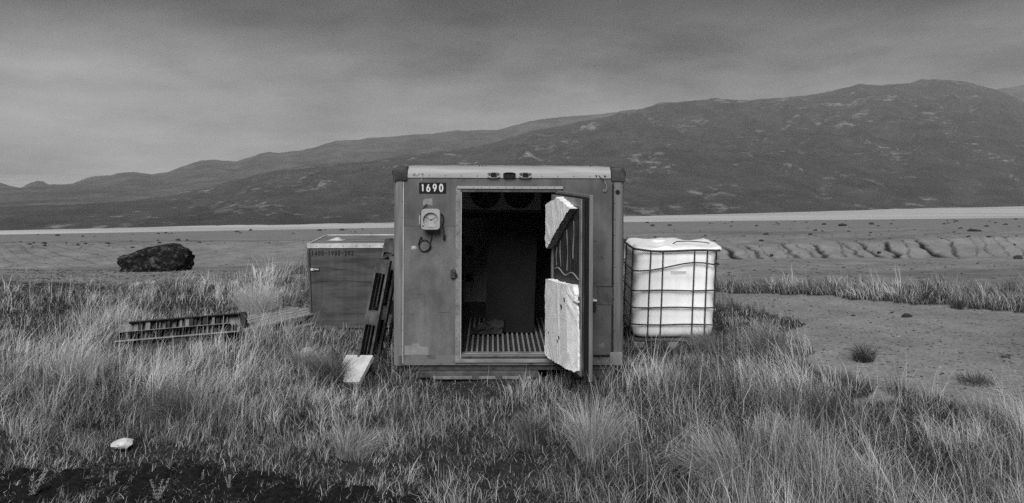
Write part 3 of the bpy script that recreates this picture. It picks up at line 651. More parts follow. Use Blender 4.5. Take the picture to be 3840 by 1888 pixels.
# remains of the foam lining: lumpy slabs with broken edges
def foam(poly, t0, t1, seed, slope=None, name='foam_slab'):
    """polygon in (s, h) with ragged rim; outer face at t1, rim crumbles towards t0"""
    P = []
    n = len(poly)
    for i in range(n):
        a, b = Vector(poly[i]), Vector(poly[(i+1) % n]); k = max(2, int((b-a).length/.016))
        for j in range(k):
            q = a.lerp(b, j/k); r = .013
            P.append((q.x+r*mnoise.noise((q.x*24, q.y*24, seed)), q.y+r*mnoise.noise((q.x*24, q.y*24, seed+9))))
    bm = bmesh.new()
    lo = [bm.verts.new(dp(a, b, t0)) for a, b in P]; hi = [bm.verts.new(dp(a, b, t1)) for a, b in P]
    m_ = len(P)
    for i in range(m_): bm.faces.new((lo[i], lo[(i+1) % m_], hi[(i+1) % m_], hi[i]))
    f = bm.faces.new(hi); bm.faces.new(lo[::-1])
    fe = bmesh.ops.inset_region(bm, faces=[f], thickness=.02, depth=0)
    top = [v for v in f.verts]
    bmesh.ops.triangulate(bm, faces=[f])
    inner = [g for g in bm.faces if all(v in set(top) for v in g.verts)]
    for _ in range(3):
        ed = list({e for g in inner if g.is_valid for e in g.edges if e.calc_length() > .045})
        if not ed: break
        rset = bmesh.ops.subdivide_edges(bm, edges=ed, cuts=1)
        vs_ = set(top) | {v for v in rset['geom_inner'] if isinstance(v, bmesh.types.BMVert)}; top = list(vs_)
        inner = [g for g in bm.faces if all(v in vs_ for v in g.verts)]
        bmesh.ops.triangulate(bm, faces=inner); inner = [g for g in bm.faces if all(v in vs_ for v in g.verts)]
    hs = set(hi)
    for v in bm.verts:
        c = v.co
        nz_ = mnoise.noise(c*26+Vector((seed, 0, 0)))*.006+mnoise.noise(c*9)*.006
        if v in hs: v.co = c-et*(.012+.010*abs(mnoise.noise(c*60)))
        elif v not in set(lo): v.co = c+et*nz_
        if slope and v not in set(lo):
            s_ = (v.co-HP).dot(es); v.co = v.co-et*max(0, (s_-slope[0]))*slope[1]
    b = MB(); bm.verts.index_update(); b.v = [tuple(v.co) for v in bm.verts]; b.f = [tuple(v.index for v in g.verts) for g in bm.faces]; bm.free()
    o = part(b, name, M['foam'], DOOR); o.data.materials.append(M['foam_cut']); return o
f1 = foam([(.05, 1.20), (.05, 1.60), (.12, 1.63), (.32, 1.665), (.42, 1.70), (.60, 1.67), (.80, 1.625), (.86, 1.61), (.74, 1.565), (.10, 1.185)], .0925, .165, 3)
f2 = foam([(.05, .13), (.05, .87), (.12, .885), (.50, .90), (.88, .935), (.91, .86), (.915, .77), (.955, .735), (.958, .19), (.92, .17), (.60, .155), (.35, .135), (.2, .12)], .1015, .165, 5, (.80, .30))
for o in (f1,):
    for pl in o.data.polygons:          # the sawn lower edge gets the darker grey
        if pl.normal.dot(et) < .3 and pl.normal.z < -.2: pl.material_index = 1
for s_, h_, r_ in ((.62, .70, .022), (.55, .40, .018), (.50, .36, .014), (.2, .38, .012), (.72, .78, .02)):
    part(MB().add([dp(s_+r_*(1+.4*math.sin(k*2.3))*math.cos(k*.785), h_+1.1*r_*math.sin(k*.785), .1735-max(0, s_-.8)*.3) for k in range(8)], [tuple(range(8))]), 'foam_hole', M['cap'], DOOR)
HD = part(MB().tube([dp(.955, .795, .098), dp(.955, .795, .125), dp(.90, .795, .132), dp(.88, .795, .132)], .012, 8), 'inner_handle', M['wire'], DOOR, 50)
part(slab(.91, .985, .56, .84, .1012, .106, .002), 'lock_plate', M['platedark'], DOOR)
OH = part(slab(.93, .985, .70, .80, -.045, -.0005, .006), 'door_latch', M['black'], DOOR)
part(slab(.90, .99, .80, .815, -.05, -.0005, .004), 'latch_arm', M['wire'], DOOR)
for h_ in (.35, 1.5): part(MB().tube([HP+Vector((-.002, -.012, h_-.05)), HP+Vector((-.002, -.012, h_+.05))], .014, 10), 'hinge', M['under'], DOOR, 50)
# ------------------------------------------------------------------ wooden crate behind the box
CX, CD = -2.64, 11.0
CR = thing('wooden_crate', 'large dark plywood crate with metal-edged lid beside the truck body', 'crate', (CX, CD, .02), (0, 0, R(1.8)))
cw, cd, chh = 1.9, 1.29, 1.09
def crp(mb, name, m, parent=None, smooth=0, kind=None): return mb.build(name, m, parent or CR, smooth, kind)
q = MB(); q.prism([(.062, .04), (cw-.02, .04), (cw-.02, chh-.05), (.026, chh-.05)], lambda a, b, t: (a, t, b), 0, .02); crp(q, 'front_panel', M['ply'])
q = MB(); q.prism([(.0, 0), (cd, 0), (cd, chh-.05), (.0, chh-.05)], lambda a, b, t: (.03+t+.035*(1-b/chh), a+.021, b+.002), 0, .018); crp(q, 'side_panel', M['ply'])
crp(MB().box((cw-.02, .021, .02), (cw, cd, chh-.05)), 'side_panel', M['ply'])
crp(MB().box((.03, cd-.02, .02), (cw-.022, cd, chh-.05)), 'rear_panel', M['ply'])
crp(MB().box((.02, .02, chh-.045), (cw-.02, cd-.02, chh-.01)), 'lid', M['lid'])
crp(MB().box((0, -.012, chh-.058), (cw, .012, chh+.002), .003), 'lid_trim', M['trim'])
crp(MB().box((0, cd-.012, chh-.05), (cw, cd+.01, chh+.002), .003), 'lid_trim', M['trim'])
crp(MB().box((-.008, .0125, chh-.05), (.02, cd-.0125, chh+.001), .003), 'lid_trim', M['trim'])
q = MB(); q.prism([(.040, .0), (.062, 0), (.026, chh-.059), (-.004, chh-.059)], lambda a, b, t: (a, t, b), -.010, .022); crp(q, 'corner_trim', M['under'])
q = MB(); q.prism([(.060, .04), (.066, .04), (.031, chh-.059), (.025, chh-.059)], lambda a, b, t: (a, t, b), -.011, -.0005); crp(q, 'corner_gap', M['black'])
for i, x in enumerate(np.arange(.12, 1.2, .17)): crp(MB().lathe([(.006, -.016), (.006, -.011)], (x, 0, chh-.03), 'y', 8), 'trim_screw', M['rivet'])
HS = crp(MB().box((.055, -.012, .735), (.155, -.0005, .785), .003), 'hasp', M['cap'])
crp(MB().box((.045, -.026, .742), (.085, -.013, .774), .005), 'hasp_staple', M['trim'], HS)
crp(MB().box((.09, -.018, .752), (.148, -.0125, .768), .002), 'hasp_bar', M['trim'], HS)
crp(MB().box((-.06, .02, .395), (.02, .10, .455), .004), 'side_lug', M['cap'])
for i, ch in enumerate('1400-1900-302'):
    x = .045+i*.0425
    nm = {'1': 'one', '4': 'four', '0': 'zero', '9': 'nine', '3': 'three', '2': 'two', '-': 'dash'}[ch]
    crp(glyph(ch, x+.004, chh-.158, .0365, .068, .0108, -.0008, True), 'stencil_'+nm, M['ink'])
# splits and stains in the plywood skin
for pts_, r_ in (([(.15, .60), (.5, .61), (.9, .58), (1.0, .575)], .003), ([(.95, .575), (1.1, .56), (1.2, .575), (1.3, .57)], .009), ([(.98, .25), (1.1, .235)], .008), ([(.3, .76), (.45, .755)], .003), ([(1.0, .2), (1.15, .19)], .005)):
    crp(MB().tube([(a, .0, b) for a, b in pts_], [r_*.3]+[r_]*(len(pts_)-2)+[r_*.3] if len(pts_) > 2 else r_, 5), 'plywood_split', M['ink'])
crp(MB().box((.02, .0, .0), (cw, cd, .035)), 'base_board', M['wood_dark'])
for x in (.3, 1.5): crp(MB().box((x-.06, .0, -.05), (x+.06, cd, -.0005)), 'skid', M['wood_dark'])
# rag with a cord on the crate lid
rg = MB(); nn = 10
for i in range(nn):
    for j in range(nn):
        a, b = i/(nn-1)-.5, j/(nn-1)-.5
        rg.v.append((a*.22+.03*mnoise.noise((a*4, b*4, 3)), b*.20, .05*max(0, 1-4*(a*a+b*b)*1.3)*(.6+mnoise.noise((a*6, b*6, 5)))+.004))
for i in range(nn-1):
    for j in range(nn-1): rg.f.append((i*nn+j, (i+1)*nn+j, (i+1)*nn+j+1, i*nn+j+1))
o = rg.build('rag', M['trim'], smooth=60); o.location = (CX+.26, CD+.55, .02+chh-.010); tag(o, 'crumpled rag lying on the lid of the plywood crate', 'rag')
# ------------------------------------------------------------------ pallets
def pallet(name, label, wood, L_=1.2, W_=.8, nb=5, group=None):
    """x along the deck boards, y across, z up, origin at the middle of the underside"""
    t = thing(name, label, 'pallet', group=group)
    bw_ = [.14, .10, .14, .10, .14][:nb]
    for k in range(nb):
        y = -W_/2+bw_[k]/2+(W_-bw_[k])*k/(nb-1)
        MB().box((-L_/2, y-bw_[k]/2, .122), (L_/2+random.uniform(-.01, .01), y+bw_[k]/2, .144), .002).build('deck_board', wood, t)
    for x in (-L_/2+.07, 0, L_/2-.07): MB().box((x-.07, -W_/2, .1005), (x+.07, W_/2, .1215), .002).build('cross_board', wood, t)
    for x in (-L_/2+.07, 0, L_/2-.07):
        for y in (-W_/2+.05, 0, W_/2-.05): MB().box((x-.068, y-.048, .022), (x+.068, y+.048, .100), .003).build('block', wood, t)
    for y in (-W_/2+.05, 0, W_/2-.05): MB().box((-L_/2, y-.05, 0), (L_/2, y+.05, .0215), .002).build('skid_board', wood, t)
    return t
p1 = pallet('wooden_pallet', 'weathered wooden pallet lying flat in the grass left of the crate', M['wood'])
p1.location = (-3.10, 10.95, .03); p1.rotation_euler = (R(-3), R(-3), R(52))
p2 = pallet('wooden_pallet', 'nearer dark wooden pallet leaning against the left side of the truck body', M['wood_dark'])
p2.matrix_world = Matrix.LocRotScale((-1.305, 9.00, .575), (Matrix.Rotation(R(-79), 3, 'Y') @ Matrix.Rotation(R(-6), 3, 'X')).to_quaternion(), None)
p3 = pallet('wooden_pallet', 'dark wooden pallet leaning behind the nearer leaning pallet, in front of the crate', M['wood_dark'])
p3.matrix_world = Matrix.LocRotScale((-1.42, 9.95, .66), (Matrix.Rotation(R(-78), 3, 'Y') @ Matrix.Rotation(R(4), 3, 'Z')).to_quaternion(), None)
# ------------------------------------------------------------------ ribbed plastic panel in the grass
RT = thing('plastic_pallet', 'tipped dark plastic pallet with ribbed underside half buried in grass', 'pallet')
pl = lambda mb, name, m: mb.build(name, m, RT)
PLn, PH = 1.40, .215
pl(MB().box((0, .10, 0), (PLn, .115, PH)), 'deck', M['plastic'])
pl(MB().box((-.02, -.02, -.02), (PLn, .10, -.0005), .004), 'edge_rail', M['plastic'])
pl(MB().box((0, .0, .098), (PLn-.12, .0995, .106), .002), 'middle_rail', M['plastic'])
pl(MB().box((.12, -.01, PH-.012), (PLn, .0995, PH+.004), .003), 'edge_rail', M['plastic_dark'])
x = .02; rr = random.Random(4)
while x < PLn-.06:
    hgt = .09
    pl(MB().box((x, .004+.05*rr.random(), .0005), (x+.008, .0995, .0975), .001), 'rib', M['plastic_dark'] if rr.random() < .65 else M['plastic'])
    if x > .16 and rr.random() < .75: pl(MB().box((x, .01+.05*rr.random(), .1065), (x+rr.choice((.008, .03, .05)), .0995, PH-.0125), .001), 'rib', M['plastic_dark'] if rr.random() < .6 else M['plastic'])
    x += rr.uniform(.022, .055)
pl(MB().box((PLn+.001, -.02, -.12), (PLn+.07, .12, PH+.01), .01), 'end_foot', M['plastic_dark'])
pl(MB().box((-.02, .0, -.12), (.10, .12, -.021), .01), 'end_foot', M['plastic_dark'])
pl(MB().box((.62, .0, -.12), (.78, .12, -.021), .01), 'end_foot', M['plastic_dark'])
RT.location = (-4.66, 10.05, .06); RT.rotation_euler = (R(-24), R(-3.0), R(10))
# ------------------------------------------------------------------ foam sheet and lump
b = MB().box((-.155, -.18, 0), (.155, .18, .045), .004)
o = b.build('foam_sheet', mat('dirty_foam_sheet', .62, v2=.42, lo=.45, hi=.7, scale=7, bump=.6, bscale=70, rough=.9)); o.location = (-1.58, 8.52, .085); o.rotation_euler = (R(33), R(-4), R(-20))
tag(o, 'flat white foam sheet lying tilted in the grass below the leaning pallets', 'foam sheet')
def rock(name, r, m, seed, rough=.3, sub=3, flat=(1, 1, 1), cut=True):
    bm = bmesh.new(); bmesh.ops.create_icosphere(bm, subdivisions=sub, radius=1)
    rs = random.Random(seed); planes = [(Vector((rs.uniform(-1, 1), rs.uniform(-1, 1), rs.uniform(-.6, 1))).normalized(), rs.uniform(.55, .85)) for _ in range(9)]
    for v in bm.verts:
        c = v.co.copy()
        if cut:
            for nn_, dd in planes:
                e = c.dot(nn_)-dd
                if e > 0: c -= nn_*e
        c += c.normalized()*rough*(mnoise.noise(v.co*1.7+Vector((seed, 0, 0)))*.5+mnoise.noise(v.co*5+Vector((seed, 3, 0)))*.18)
        v.co = Vector((c.x*r*flat[0], c.y*r*flat[1], c.z*r*flat[2]))
    b = MB(); bm.verts.index_update(); b.v = [tuple(v.co) for v in bm.verts]; b.f = [tuple(v.index for v in f.verts) for f in bm.faces]; bm.free()
    return b.build(name, m, smooth=30)
o = rock('foam_lump', .17, M['sack'], 5, .4, 4, (1, .8, .75)); o.location = (-2.11, 9.0, .09); tag(o, 'rounded white foam lump hidden behind grass left of the foam sheet', 'foam lump')
o = rock('stone', .105, M['pale_stone'], 8, .35, 3, (1, .6, .36)); o.location = (-2.97, 6.5, .04); tag(o, 'white stone lying alone in the short grass at the lower left', 'stone')
# ------------------------------------------------------------------ water tank in its cage
IB = thing('caged_water_tank', 'white plastic tank in a rusty bent wire cage right of the truck body', 'water tank', (1.43, 10.0, gz(1.9, 10.5)))
IW, ID = 1.02, 1.16
def lean(p): return (p[0]+.038*(p[2]-1.1), p[1], p[2])
def ib(mb, name, m, parent=None, smooth=0):
    mb.v = [lean(v) for v in mb.v]; return mb.build(name, m, parent or IB, smooth)
# the tank: rounded box rings, top slumped and bulging
tk = MB(); nr = 22; NS = 64; prof = []
for i in range(nr+1):
    u = i/nr; z = .13+u*1.03
    prof.append((z, 1.0))
rings = [(.105, .80), (.115, .90), (.135, .955), (.17, .985)]+[(.17+(1.08-.17)*k/14, .99+.012*math.sin(k*1.9)) for k in range(1, 15)]+[(1.11, .985), (1.135, .985), (1.155, .975), (1.168, .95), (1.176, .90), (1.182, .7), (1.182, .4), (1.18, .1)]
for z, s in rings:
    for k in range(NS):
        a = 2*math.pi*k/NS; c_, s_ = math.cos(a), math.sin(a); pw = 11 if s > .85 else 6
        r_ = 1/((abs(c_)**pw+abs(s_)**pw)**(1/pw)); hx, hy = IW/2-.025, ID/2-.03
        x = IW/2+hx*r_*c_*s; y = ID/2+hy*r_*s_*s; zz = z
        if z > 1.11:
            sl_ = (x/IW-.5); f_ = (z-1.11)/.13
            f_ = min(f_*2, 1); zz = z+f_*(.045*mnoise.noise((x*4.2, y*3.2, 4))+.015*mnoise.noise((x*11, y*9, 2))+.03*math.exp(-((x-.45)/.3)**2)*sstep(.2, .6, y)-.01)
            x += .085*max(0, sl_)*2*sstep(1.11, 1.135, z); zz += .03*sstep(.25, .5, sl_)*f_
        x += .010*mnoise.noise((x*4, y*4, z*4)); y += .012*mnoise.noise((x*4+9, y*4, z*3))
        tk.v.append((x, y, zz))
nR = len(rings)
for i in range(nR-1):
    for k in range(NS): tk.f.append((i*NS+k, i*NS+(k+1) % NS, (i+1)*NS+(k+1) % NS, (i+1)*NS+k))
tk.f.append(tuple((nR-1)*NS+k for k in range(NS))); tk.f.append(tuple(range(NS))[::-1])
TANK = ib(tk, 'tank', M['tank'], smooth=50)
ib(MB().lathe([(.10, 0), (.10, .022), (.085, .03)], (.40, .62, 1.185), 'z', 20), 'filler_cap', M['tank'], TANK, 40)
ib(MB().tube([(.52, .34, 1.19), (.55, .28, 1.222), (.70, .26, 1.228), (.86, .28, 1.216), (.96, .34, 1.195)], .006, 6), 'cap_strap', M['cage'], TANK, 60)
ib(MB().box((.44, .004, .645+.25), (.62, .014, .648+.25)), 'tank_mark', M['cage'], TANK)
# cage: five rings and the uprights
def ring_pts(z, wav=None, n=10):
    rc_ = .075; pts = []
    cs_ = [(rc_, rc_, 180, 270), (IW-rc_, rc_, 270, 360), (IW-rc_, ID-rc_, 0, 90), (rc_, ID-rc_, 90, 180)]
    raw = []
    for cx_, cy_, a0, a1 in cs_:
        for k in range(6):
            a = R(a0+(a1-a0)*k/5); raw.append((cx_+rc_*math.cos(a), cy_+rc_*math.sin(a)))
    full = []
    for i in range(len(raw)):
        a, b = Vector(raw[i]), Vector(raw[(i+1) % len(raw)]); k = max(1, int((b-a).length/.12))
        for j in range(k): full.append(a.lerp(b, j/k))
    return [(p_.x, p_.y, z+(wav(p_.x, p_.y) if wav else 0)) for p_ in full]
def rg_(z, wav=None, r=.0084):
    P = ring_pts(z, wav); P.append(P[0]); P.append(P[1]); return MB().tube(P, r, 8, False)
wav2 = lambda x, y: (.10*sstep(.1, .75, x)-.03*sstep(.75, 1.0, x))*(1 if y < .3 else .6)
zr = [1.140, .905, .675, .475, .275, .085]
ib(rg_(zr[0], lambda x, y: .02*sstep(.3, 0, x)-.008*math.sin(x*6), .013), 'cage_ring', M['cage'], smooth=60)
ib(rg_(zr[1], wav2), 'cage_ring', M['cage'], smooth=60)
for z in zr[2:]: ib(rg_(z, lambda x, y: .004*math.sin(x*9+z*7)), 'cage_ring', M['cage'], smooth=60)
for i, x in enumerate((.20, .345, .715, .865)):
    bow = random.uniform(-.006, .006)
    ib(MB().tube([(x+bow*math.sin(z*3), .012, z) for z in np.linspace(.07, 1.14, 9)], .0084, 8), 'cage_upright', M['cage'], smooth=60)
    ib(MB().tube([(x, ID-.012, z) for z in np.linspace(.07, 1.14, 5)], .0084, 8), 'cage_upright', M['cage'], smooth=60)
for y in (.17, .45, .75, 1.0):
    if y != .45: ib(MB().tube([(.012, y, z) for z in np.linspace(.07, 1.14, 5)], .0084, 8), 'cage_upright', M['cage'], smooth=60)
    ib(MB().tube([(IW-.012, y, z) for z in np.linspace(.07, 1.14, 5)], .0084, 8), 'cage_upright', M['cage'], smooth=60)
for x in (.10, .50, .89):
    for y in (.07, .58, 1.09): ib(MB().box((x-.07, y-.07, -.06), (x+.07, y+.07, .075), .01), 'pallet_foot', M['wood'])
ib(MB().box((.03, .0, .0755), (IW-.03, ID, .098), .003), 'pallet_deck', M['wood_dark'])
# ------------------------------------------------------------------ boulder and stones
bo = rock('boulder', 1.0, M['rock'], 42, .10, 5, (1, 1, 1), False)
for v in bo.data.vertices:          # a long flat-topped loaf, undercut at its left end
    c0 = v.co.normalized(); c = Vector([math.copysign(abs(q_)**.62, q_) for q_ in c0])
    k_ = 1+.16*mnoise.noise(c0*1.8+Vector((4, 0, 2)))+.13*abs(mnoise.noise(c0*3.5))+.07*mnoise.noise(c0*8)+.035*mnoise.noise(c0*19)
    x_, y_, z_ = c.x*k_, c.y*k_, c.z*k_
    z_ *= (.80+.26*sstep(-1, .35, x_))*(1-.34*sstep(.55, 1.05, x_)*(1 if z_ > 0 else .4))
    if z_ < 0: x_ *= 1-.20*(-z_)*sstep(0, -.6, x_)
    v.co = (x_*.66, y_*.44, z_*.30)
bd = 17.4; bo.location = ((585-1920)/F*bd, bd, gz((585-1920)/F*bd, bd)+.20); bo.rotation_euler = (0, R(-4), R(8))
tag(bo, 'big dark lichen-covered boulder at the edge of the silt flat', 'boulder')
sproto = [rock('stone', 1.0, M['stone'], 100+i, .5, 2, (1, .8, .55)) for i in range(4)]
used = set()
def stone(px_, py_, wpx, label, group=None, i=0, hk=1.0):
    """a stone where the sight line (px, py) meets the land; wpx its width in photo pixels"""
    Ds = np.geomspace(5, 1100, 900); X = (px_-1920)/F*Ds; Z = land_z(X, Ds); y = 592+(CZ-Z)*F/Ds
    k = np.where(y <= py_)[0]; D = Ds[k[0]] if len(k) else 60.0
    X = (px_-1920)/F*D; r = wpx*D/F/2
    me = sproto[i]
    if i in used: o = me.copy(); COL.objects.link(o)
    else: o = me; used.add(i)
    o.location = (X, D, gz(X, D)+r*.22*hk); o.scale = (r, r*.9, r*hk); o.rotation_euler = (0, 0, random.uniform(0, 6.28) if hk >= 1 else random.uniform(-.3, .3))
    tag(o, label, 'stone', group); return o
stone(3655, 868, 58, 'long flat dark stone lying on the silt flat at the far right', None, 0, .35)
stone(3818, 972, 44, 'dark rounded stone at the right edge of the silt flat', None, 1, .8)
stone(2893, 963, 22, 'dark stone at the foot of the gullied silt bank nearest the tank', None, 2)
stone(3295, 951, 20, 'dark stone at the foot of the silt bank below the gullies', None, 3)
stone(3160, 849, 36, 'ragged dark stone on top of the silt flat above the gullies', None, 0, .8)
stone(3268, 843, 26, 'dark stone on the silt flat near the water at right', None, 1, .8)
stone(940, 866, 15, 'lone dark rounded stone near the water left of the truck body', None, 2, 1.2)
stone(108, 918, 24, 'flat dark stone on the silt at the far left', None, 3, .5)
stone(3400, 1192, 48, 'dark flat stone lying on the bare sand at right', None, 2, .7)
stone(3200, 1188, 20, 'smaller dark stone on the bare sand left of the flat stone', None, 0, .7)
stone(3345, 1178, 16, 'small stone on the bare sand above the flat stone', None, 1, .8)
rs = random.Random(12)
for k in range(120):
    a = rs.random(); px_ = rs.uniform(20, 1440) if a < .45 else rs.uniform(2380, 3830)
    lo = np.interp(px_, *_YB)+10; py_ = lo+(rs.random()**1.6)*(55 if px_ < 1440 else 75)
    stone(px_, py_, rs.choice((7, 8, 9, 10, 12, 14, 18, 22)), 'small dark stone scattered on the open silt flat', 'small stones on the silt flat', rs.randrange(4), rs.uniform(.6, 1))
for k in range(26):
    px_ = rs.uniform(2850, 3820); py_ = rs.uniform(1150, 1420)
    D = CZ*F/(py_-592)
    if not inpoly(np.array([(px_-1920)/F*D]), np.array([D]), SAND)[0]: continue
    stone(px_, py_, rs.choice((6, 8, 10, 13)), 'small dark pebble on the bare sand', 'pebbles on the bare sand', rs.randrange(4), rs.uniform(.6, .9))
for i, (a, b, w_) in enumerate(((3372, 1262, 20), (3525, 1378, 14), (3805, 1392, 12))):
    o = rock('pale_chip', 1.0, M['pale_stone'], 70+i, .3, 2, (1, .6, .3)); D = CZ*F/(b-592); r = w_*D/F/2; X = (a-1920)/F*D
    o.location = (X, D, gz(X, D)+r*.2); o.scale = (r, r, r)
    tag(o, ('white chip on the bare sand beside the dark grass tuft', 'white chip on the bare sand below the dark tuft at right', 'white chip on the sand at the right edge')[i], 'stone chip')
for o in (x_ for i, x_ in enumerate(sproto) if i not in used): bpy.data.objects.remove(o)
# ------------------------------------------------------------------ grass
gm = bpy.data.materials.new('dry_grass'); gm.use_nodes = True; t = gm.node_tree; n = t.nodes; l = t.links
p = n['Principled BSDF']; p.inputs['Roughness'].default_value = 0.75; p.inputs['Specular IOR Level'].default_value = 0.2
a_ = n.new('ShaderNodeAttribute'); a_.attribute_name = 'tone'; l.new(a_.outputs['Fac'], p.inputs['Base Color'])
tr = n.new('ShaderNodeBsdfTranslucent'); l.new(a_.outputs['Fac'], tr.inputs['Color']); ms = n.new('ShaderNodeMixShader'); ms.inputs[0].default_value = 0.3
l.new(p.outputs[0], ms.inputs[1]); l.new(tr.outputs[0], ms.inputs[2]); l.new(ms.outputs[0], n['Material Output'].inputs['Surface'])
def blades(base, h, az, lean_, droop, width, tone, ns=3):
    """arrays -> vertices, loops, starts, tone: ribbons of three segments that bend in direction az"""
    n_ = len(h); ts = np.array([0, .38, .74, 1.0]) if ns == 3 else np.array([0, .55, 1.0]); nv = 2*ns+1
    dx, dy = np.cos(az), np.sin(az)
    V = np.zeros((n_, nv, 3)); sx, sy = -dy, dx
    fz = RNG.uniform(0, np.pi, n_); wx, wy = np.cos(fz), np.sin(fz)
    for i, tt in enumerate(ts):
        a = lean_*tt+droop*tt**2.2
        px_ = base[:, 0]+dx*h*np.sin(np.minimum(a, 1.9))*tt*.92; py_ = base[:, 1]+dy*h*np.sin(np.minimum(a, 1.9))*tt*.92
        pz_ = base[:, 2]+h*tt*np.cos(np.minimum(a, 1.75))
        wd = width*(1-.72*tt)*.5
        if i < ns:
            V[:, 2*i] = np.stack([px_-wx*wd, py_-wy*wd, pz_], -1); V[:, 2*i+1] = np.stack([px_+wx*wd, py_+wy*wd, pz_], -1)
        else: V[:, nv-1] = np.stack([px_, py_, pz_], -1)
    o_ = (np.arange(n_)*nv)[:, None]
    qs = [[2*i, 2*i+1, 2*i+3, 2*i+2] for i in range(ns-1)]+[[nv-3, nv-2, nv-1]]
    lp = np.concatenate([o_+np.array([q_]) for q_ in qs], 1)
    st = (np.arange(n_)*(4*(ns-1)+3))[:, None]+np.arange(ns)[None]*4
    return V.reshape(-1, 3), lp.ravel(), st.ravel(), np.repeat(tone, nv)
def grass_obj(name, sets, kind=None):
    Vs, Ls, Ss, Ts = [], [], [], []; vo = lo_ = 0
    for V, lp, st, tn in sets:
        Vs.append(V); Ls.append(lp+vo); Ss.append(st+lo_); Ts.append(tn); vo += len(V); lo_ += len(lp)
    return npmesh(name, np.concatenate(Vs), np.concatenate(Ls), np.concatenate(Ss), None, gm, kind, {'tone': np.concatenate(Ts)})
def gpix(X, D): return 1920+X/D*F, 592+(CZ)*F/D
# footprints nothing grows through
def blocked(X, D):
    b_ = (X > -1.20) & (X < 1.14) & (D > 8.47) & (D < 10.7)
    b_ |= (X > CX) & (X < CX+1.95) & (D > CD-.01) & (D < CD+1.3)
    b_ |= (X > 1.42) & (X < 2.44) & (D > 9.99) & (D < 11.2)
    return b_
def cover(X, D):
    """how thick the grass stands, 0 to 1, and how tall"""
    px_, py_ = gpix(X, D)
    c_ = np.clip(.52+1.3*fbm(X*1.0, D*1.0, 3, 301)+1.6*fbm(X*2.8, D*2.8, 2, 311), .13, 1)
    h_ = .20*np.clip(1+1.5*fbm(X*1.0, D*1.0, 3, 321), .45, 2.0)
    h_ += .10*sstep(1700, 300, px_)*sstep(1750, 1500, py_)*sstep(1130, 1250, py_)
    h_ += .10*sstep(2300, 2800, px_)*sstep(1330, 1500, py_)
    sand_ = zone(X, D, SAND, .45); c_ = c_*(1-sand_)
    ds_ = zone(X, D, DOORSOIL, .10); c_ = c_*(1-.92*ds_)
    so_ = np.maximum(zone(X, D, SOIL, .45), zone(X, D, SOIL2, .3)); c_ = np.where(so_ > .5, np.clip(c_, .3, 1)*.62, c_); h_ = h_*(1-.62*so_)
    low = sstep(1540, 1640, py_)*sstep(1600, 1000, px_); h_ = h_*(1-.45*low)
    fr = sstep(1480, 1600, py_)*sstep(900, 1400, px_)*sstep(2500, 1900, px_); h_ = h_*(1-.35*fr)
    ln = sstep(1400, 1450, py_)*sstep(1620, 1520, py_)*sstep(1300, 1500, px_)*sstep(2350, 2150, px_); h_ = h_*(1-.3*ln)
    strip = sstep(2600, 2720, px_)*sstep(1185, 1150, py_)*(1-sand_); h_ = np.where(strip > .5, .21, h_); c_ = np.where(strip > .5, np.maximum(c_, .75), c_)
    dark = sstep(420, 120, px_)*sstep(1130, 1170, py_)*sstep(1360, 1290, py_); c_ = c_*(1-.5*dark); h_ = h_*(1-.55*dark)
    pass
    yb_ = np.interp(px_, [0, 450, 800, 930, 1150, 1400], [1085, 1078, 1062, 1012, 985, 985])+40*fbm(X*.8, D*.8, 3, 333); c_ = c_*np.where(px_ < 1475, sstep(-14, 16, py_-yb_), 1)*np.where((px_ > 2600) & (py_ < 1072), .25*sstep(1010, 1050, py_), 1)
    c_ = np.where(blocked(X, D), 0, c_)
    fp = (X > -4.75) & (X < -3.15) & (D > 9.3) & (D < 10.35); h_ = np.where(fp, h_*.68, h_); c_ = np.where((X > -4.75) & (X < -3.15) & (D > 9.85) & (D < 10.4), 0, c_)
    fq = (X > -3.5) & (X < -2.6) & (D > 10.2) & (D < 11.6); c_ = np.where(fq, c_*.25, c_)
    return np.clip(c_, 0, 1), np.clip(h_, .06, .6)
def scatter(n_, d0, d1, pw=1.6):
    u = RNG.random(n_); D = (d0**(2-pw)+u*(d1**(2-pw)-d0**(2-pw)))**(1/(2-pw))
    X = RNG.uniform(-.70, .70, n_)*D; return X, D
sets = []
def lawn(n_, d0, d1, hk0, hk1, lean_a, lean_b, tone_f, width, ns=2, cpow=1.0, floor=.05):
    X, D = scatter(n_, d0, d1, 1.7); c_, h_ = cover(X, D); k = RNG.random(len(X)) < np.clip(c_**cpow+floor*(c_ > 0), 0, 1); X, D, h_, c_ = X[k], D[k], h_[k], c_[k]; m_ = len(X)
    sets.append(blades(np.stack([X, D, land_z(X, D)-.004], -1), h_*RNG.uniform(hk0, hk1, m_), RNG.uniform(0, 6.283, m_), RNG.uniform(lean_a, lean_b, m_), RNG.normal(.1, .25, m_),
                       width*RNG.uniform(.7, 1.3, m_)*np.clip(D/8, .85, 1.8), tone_f(m_), ns)); return m_
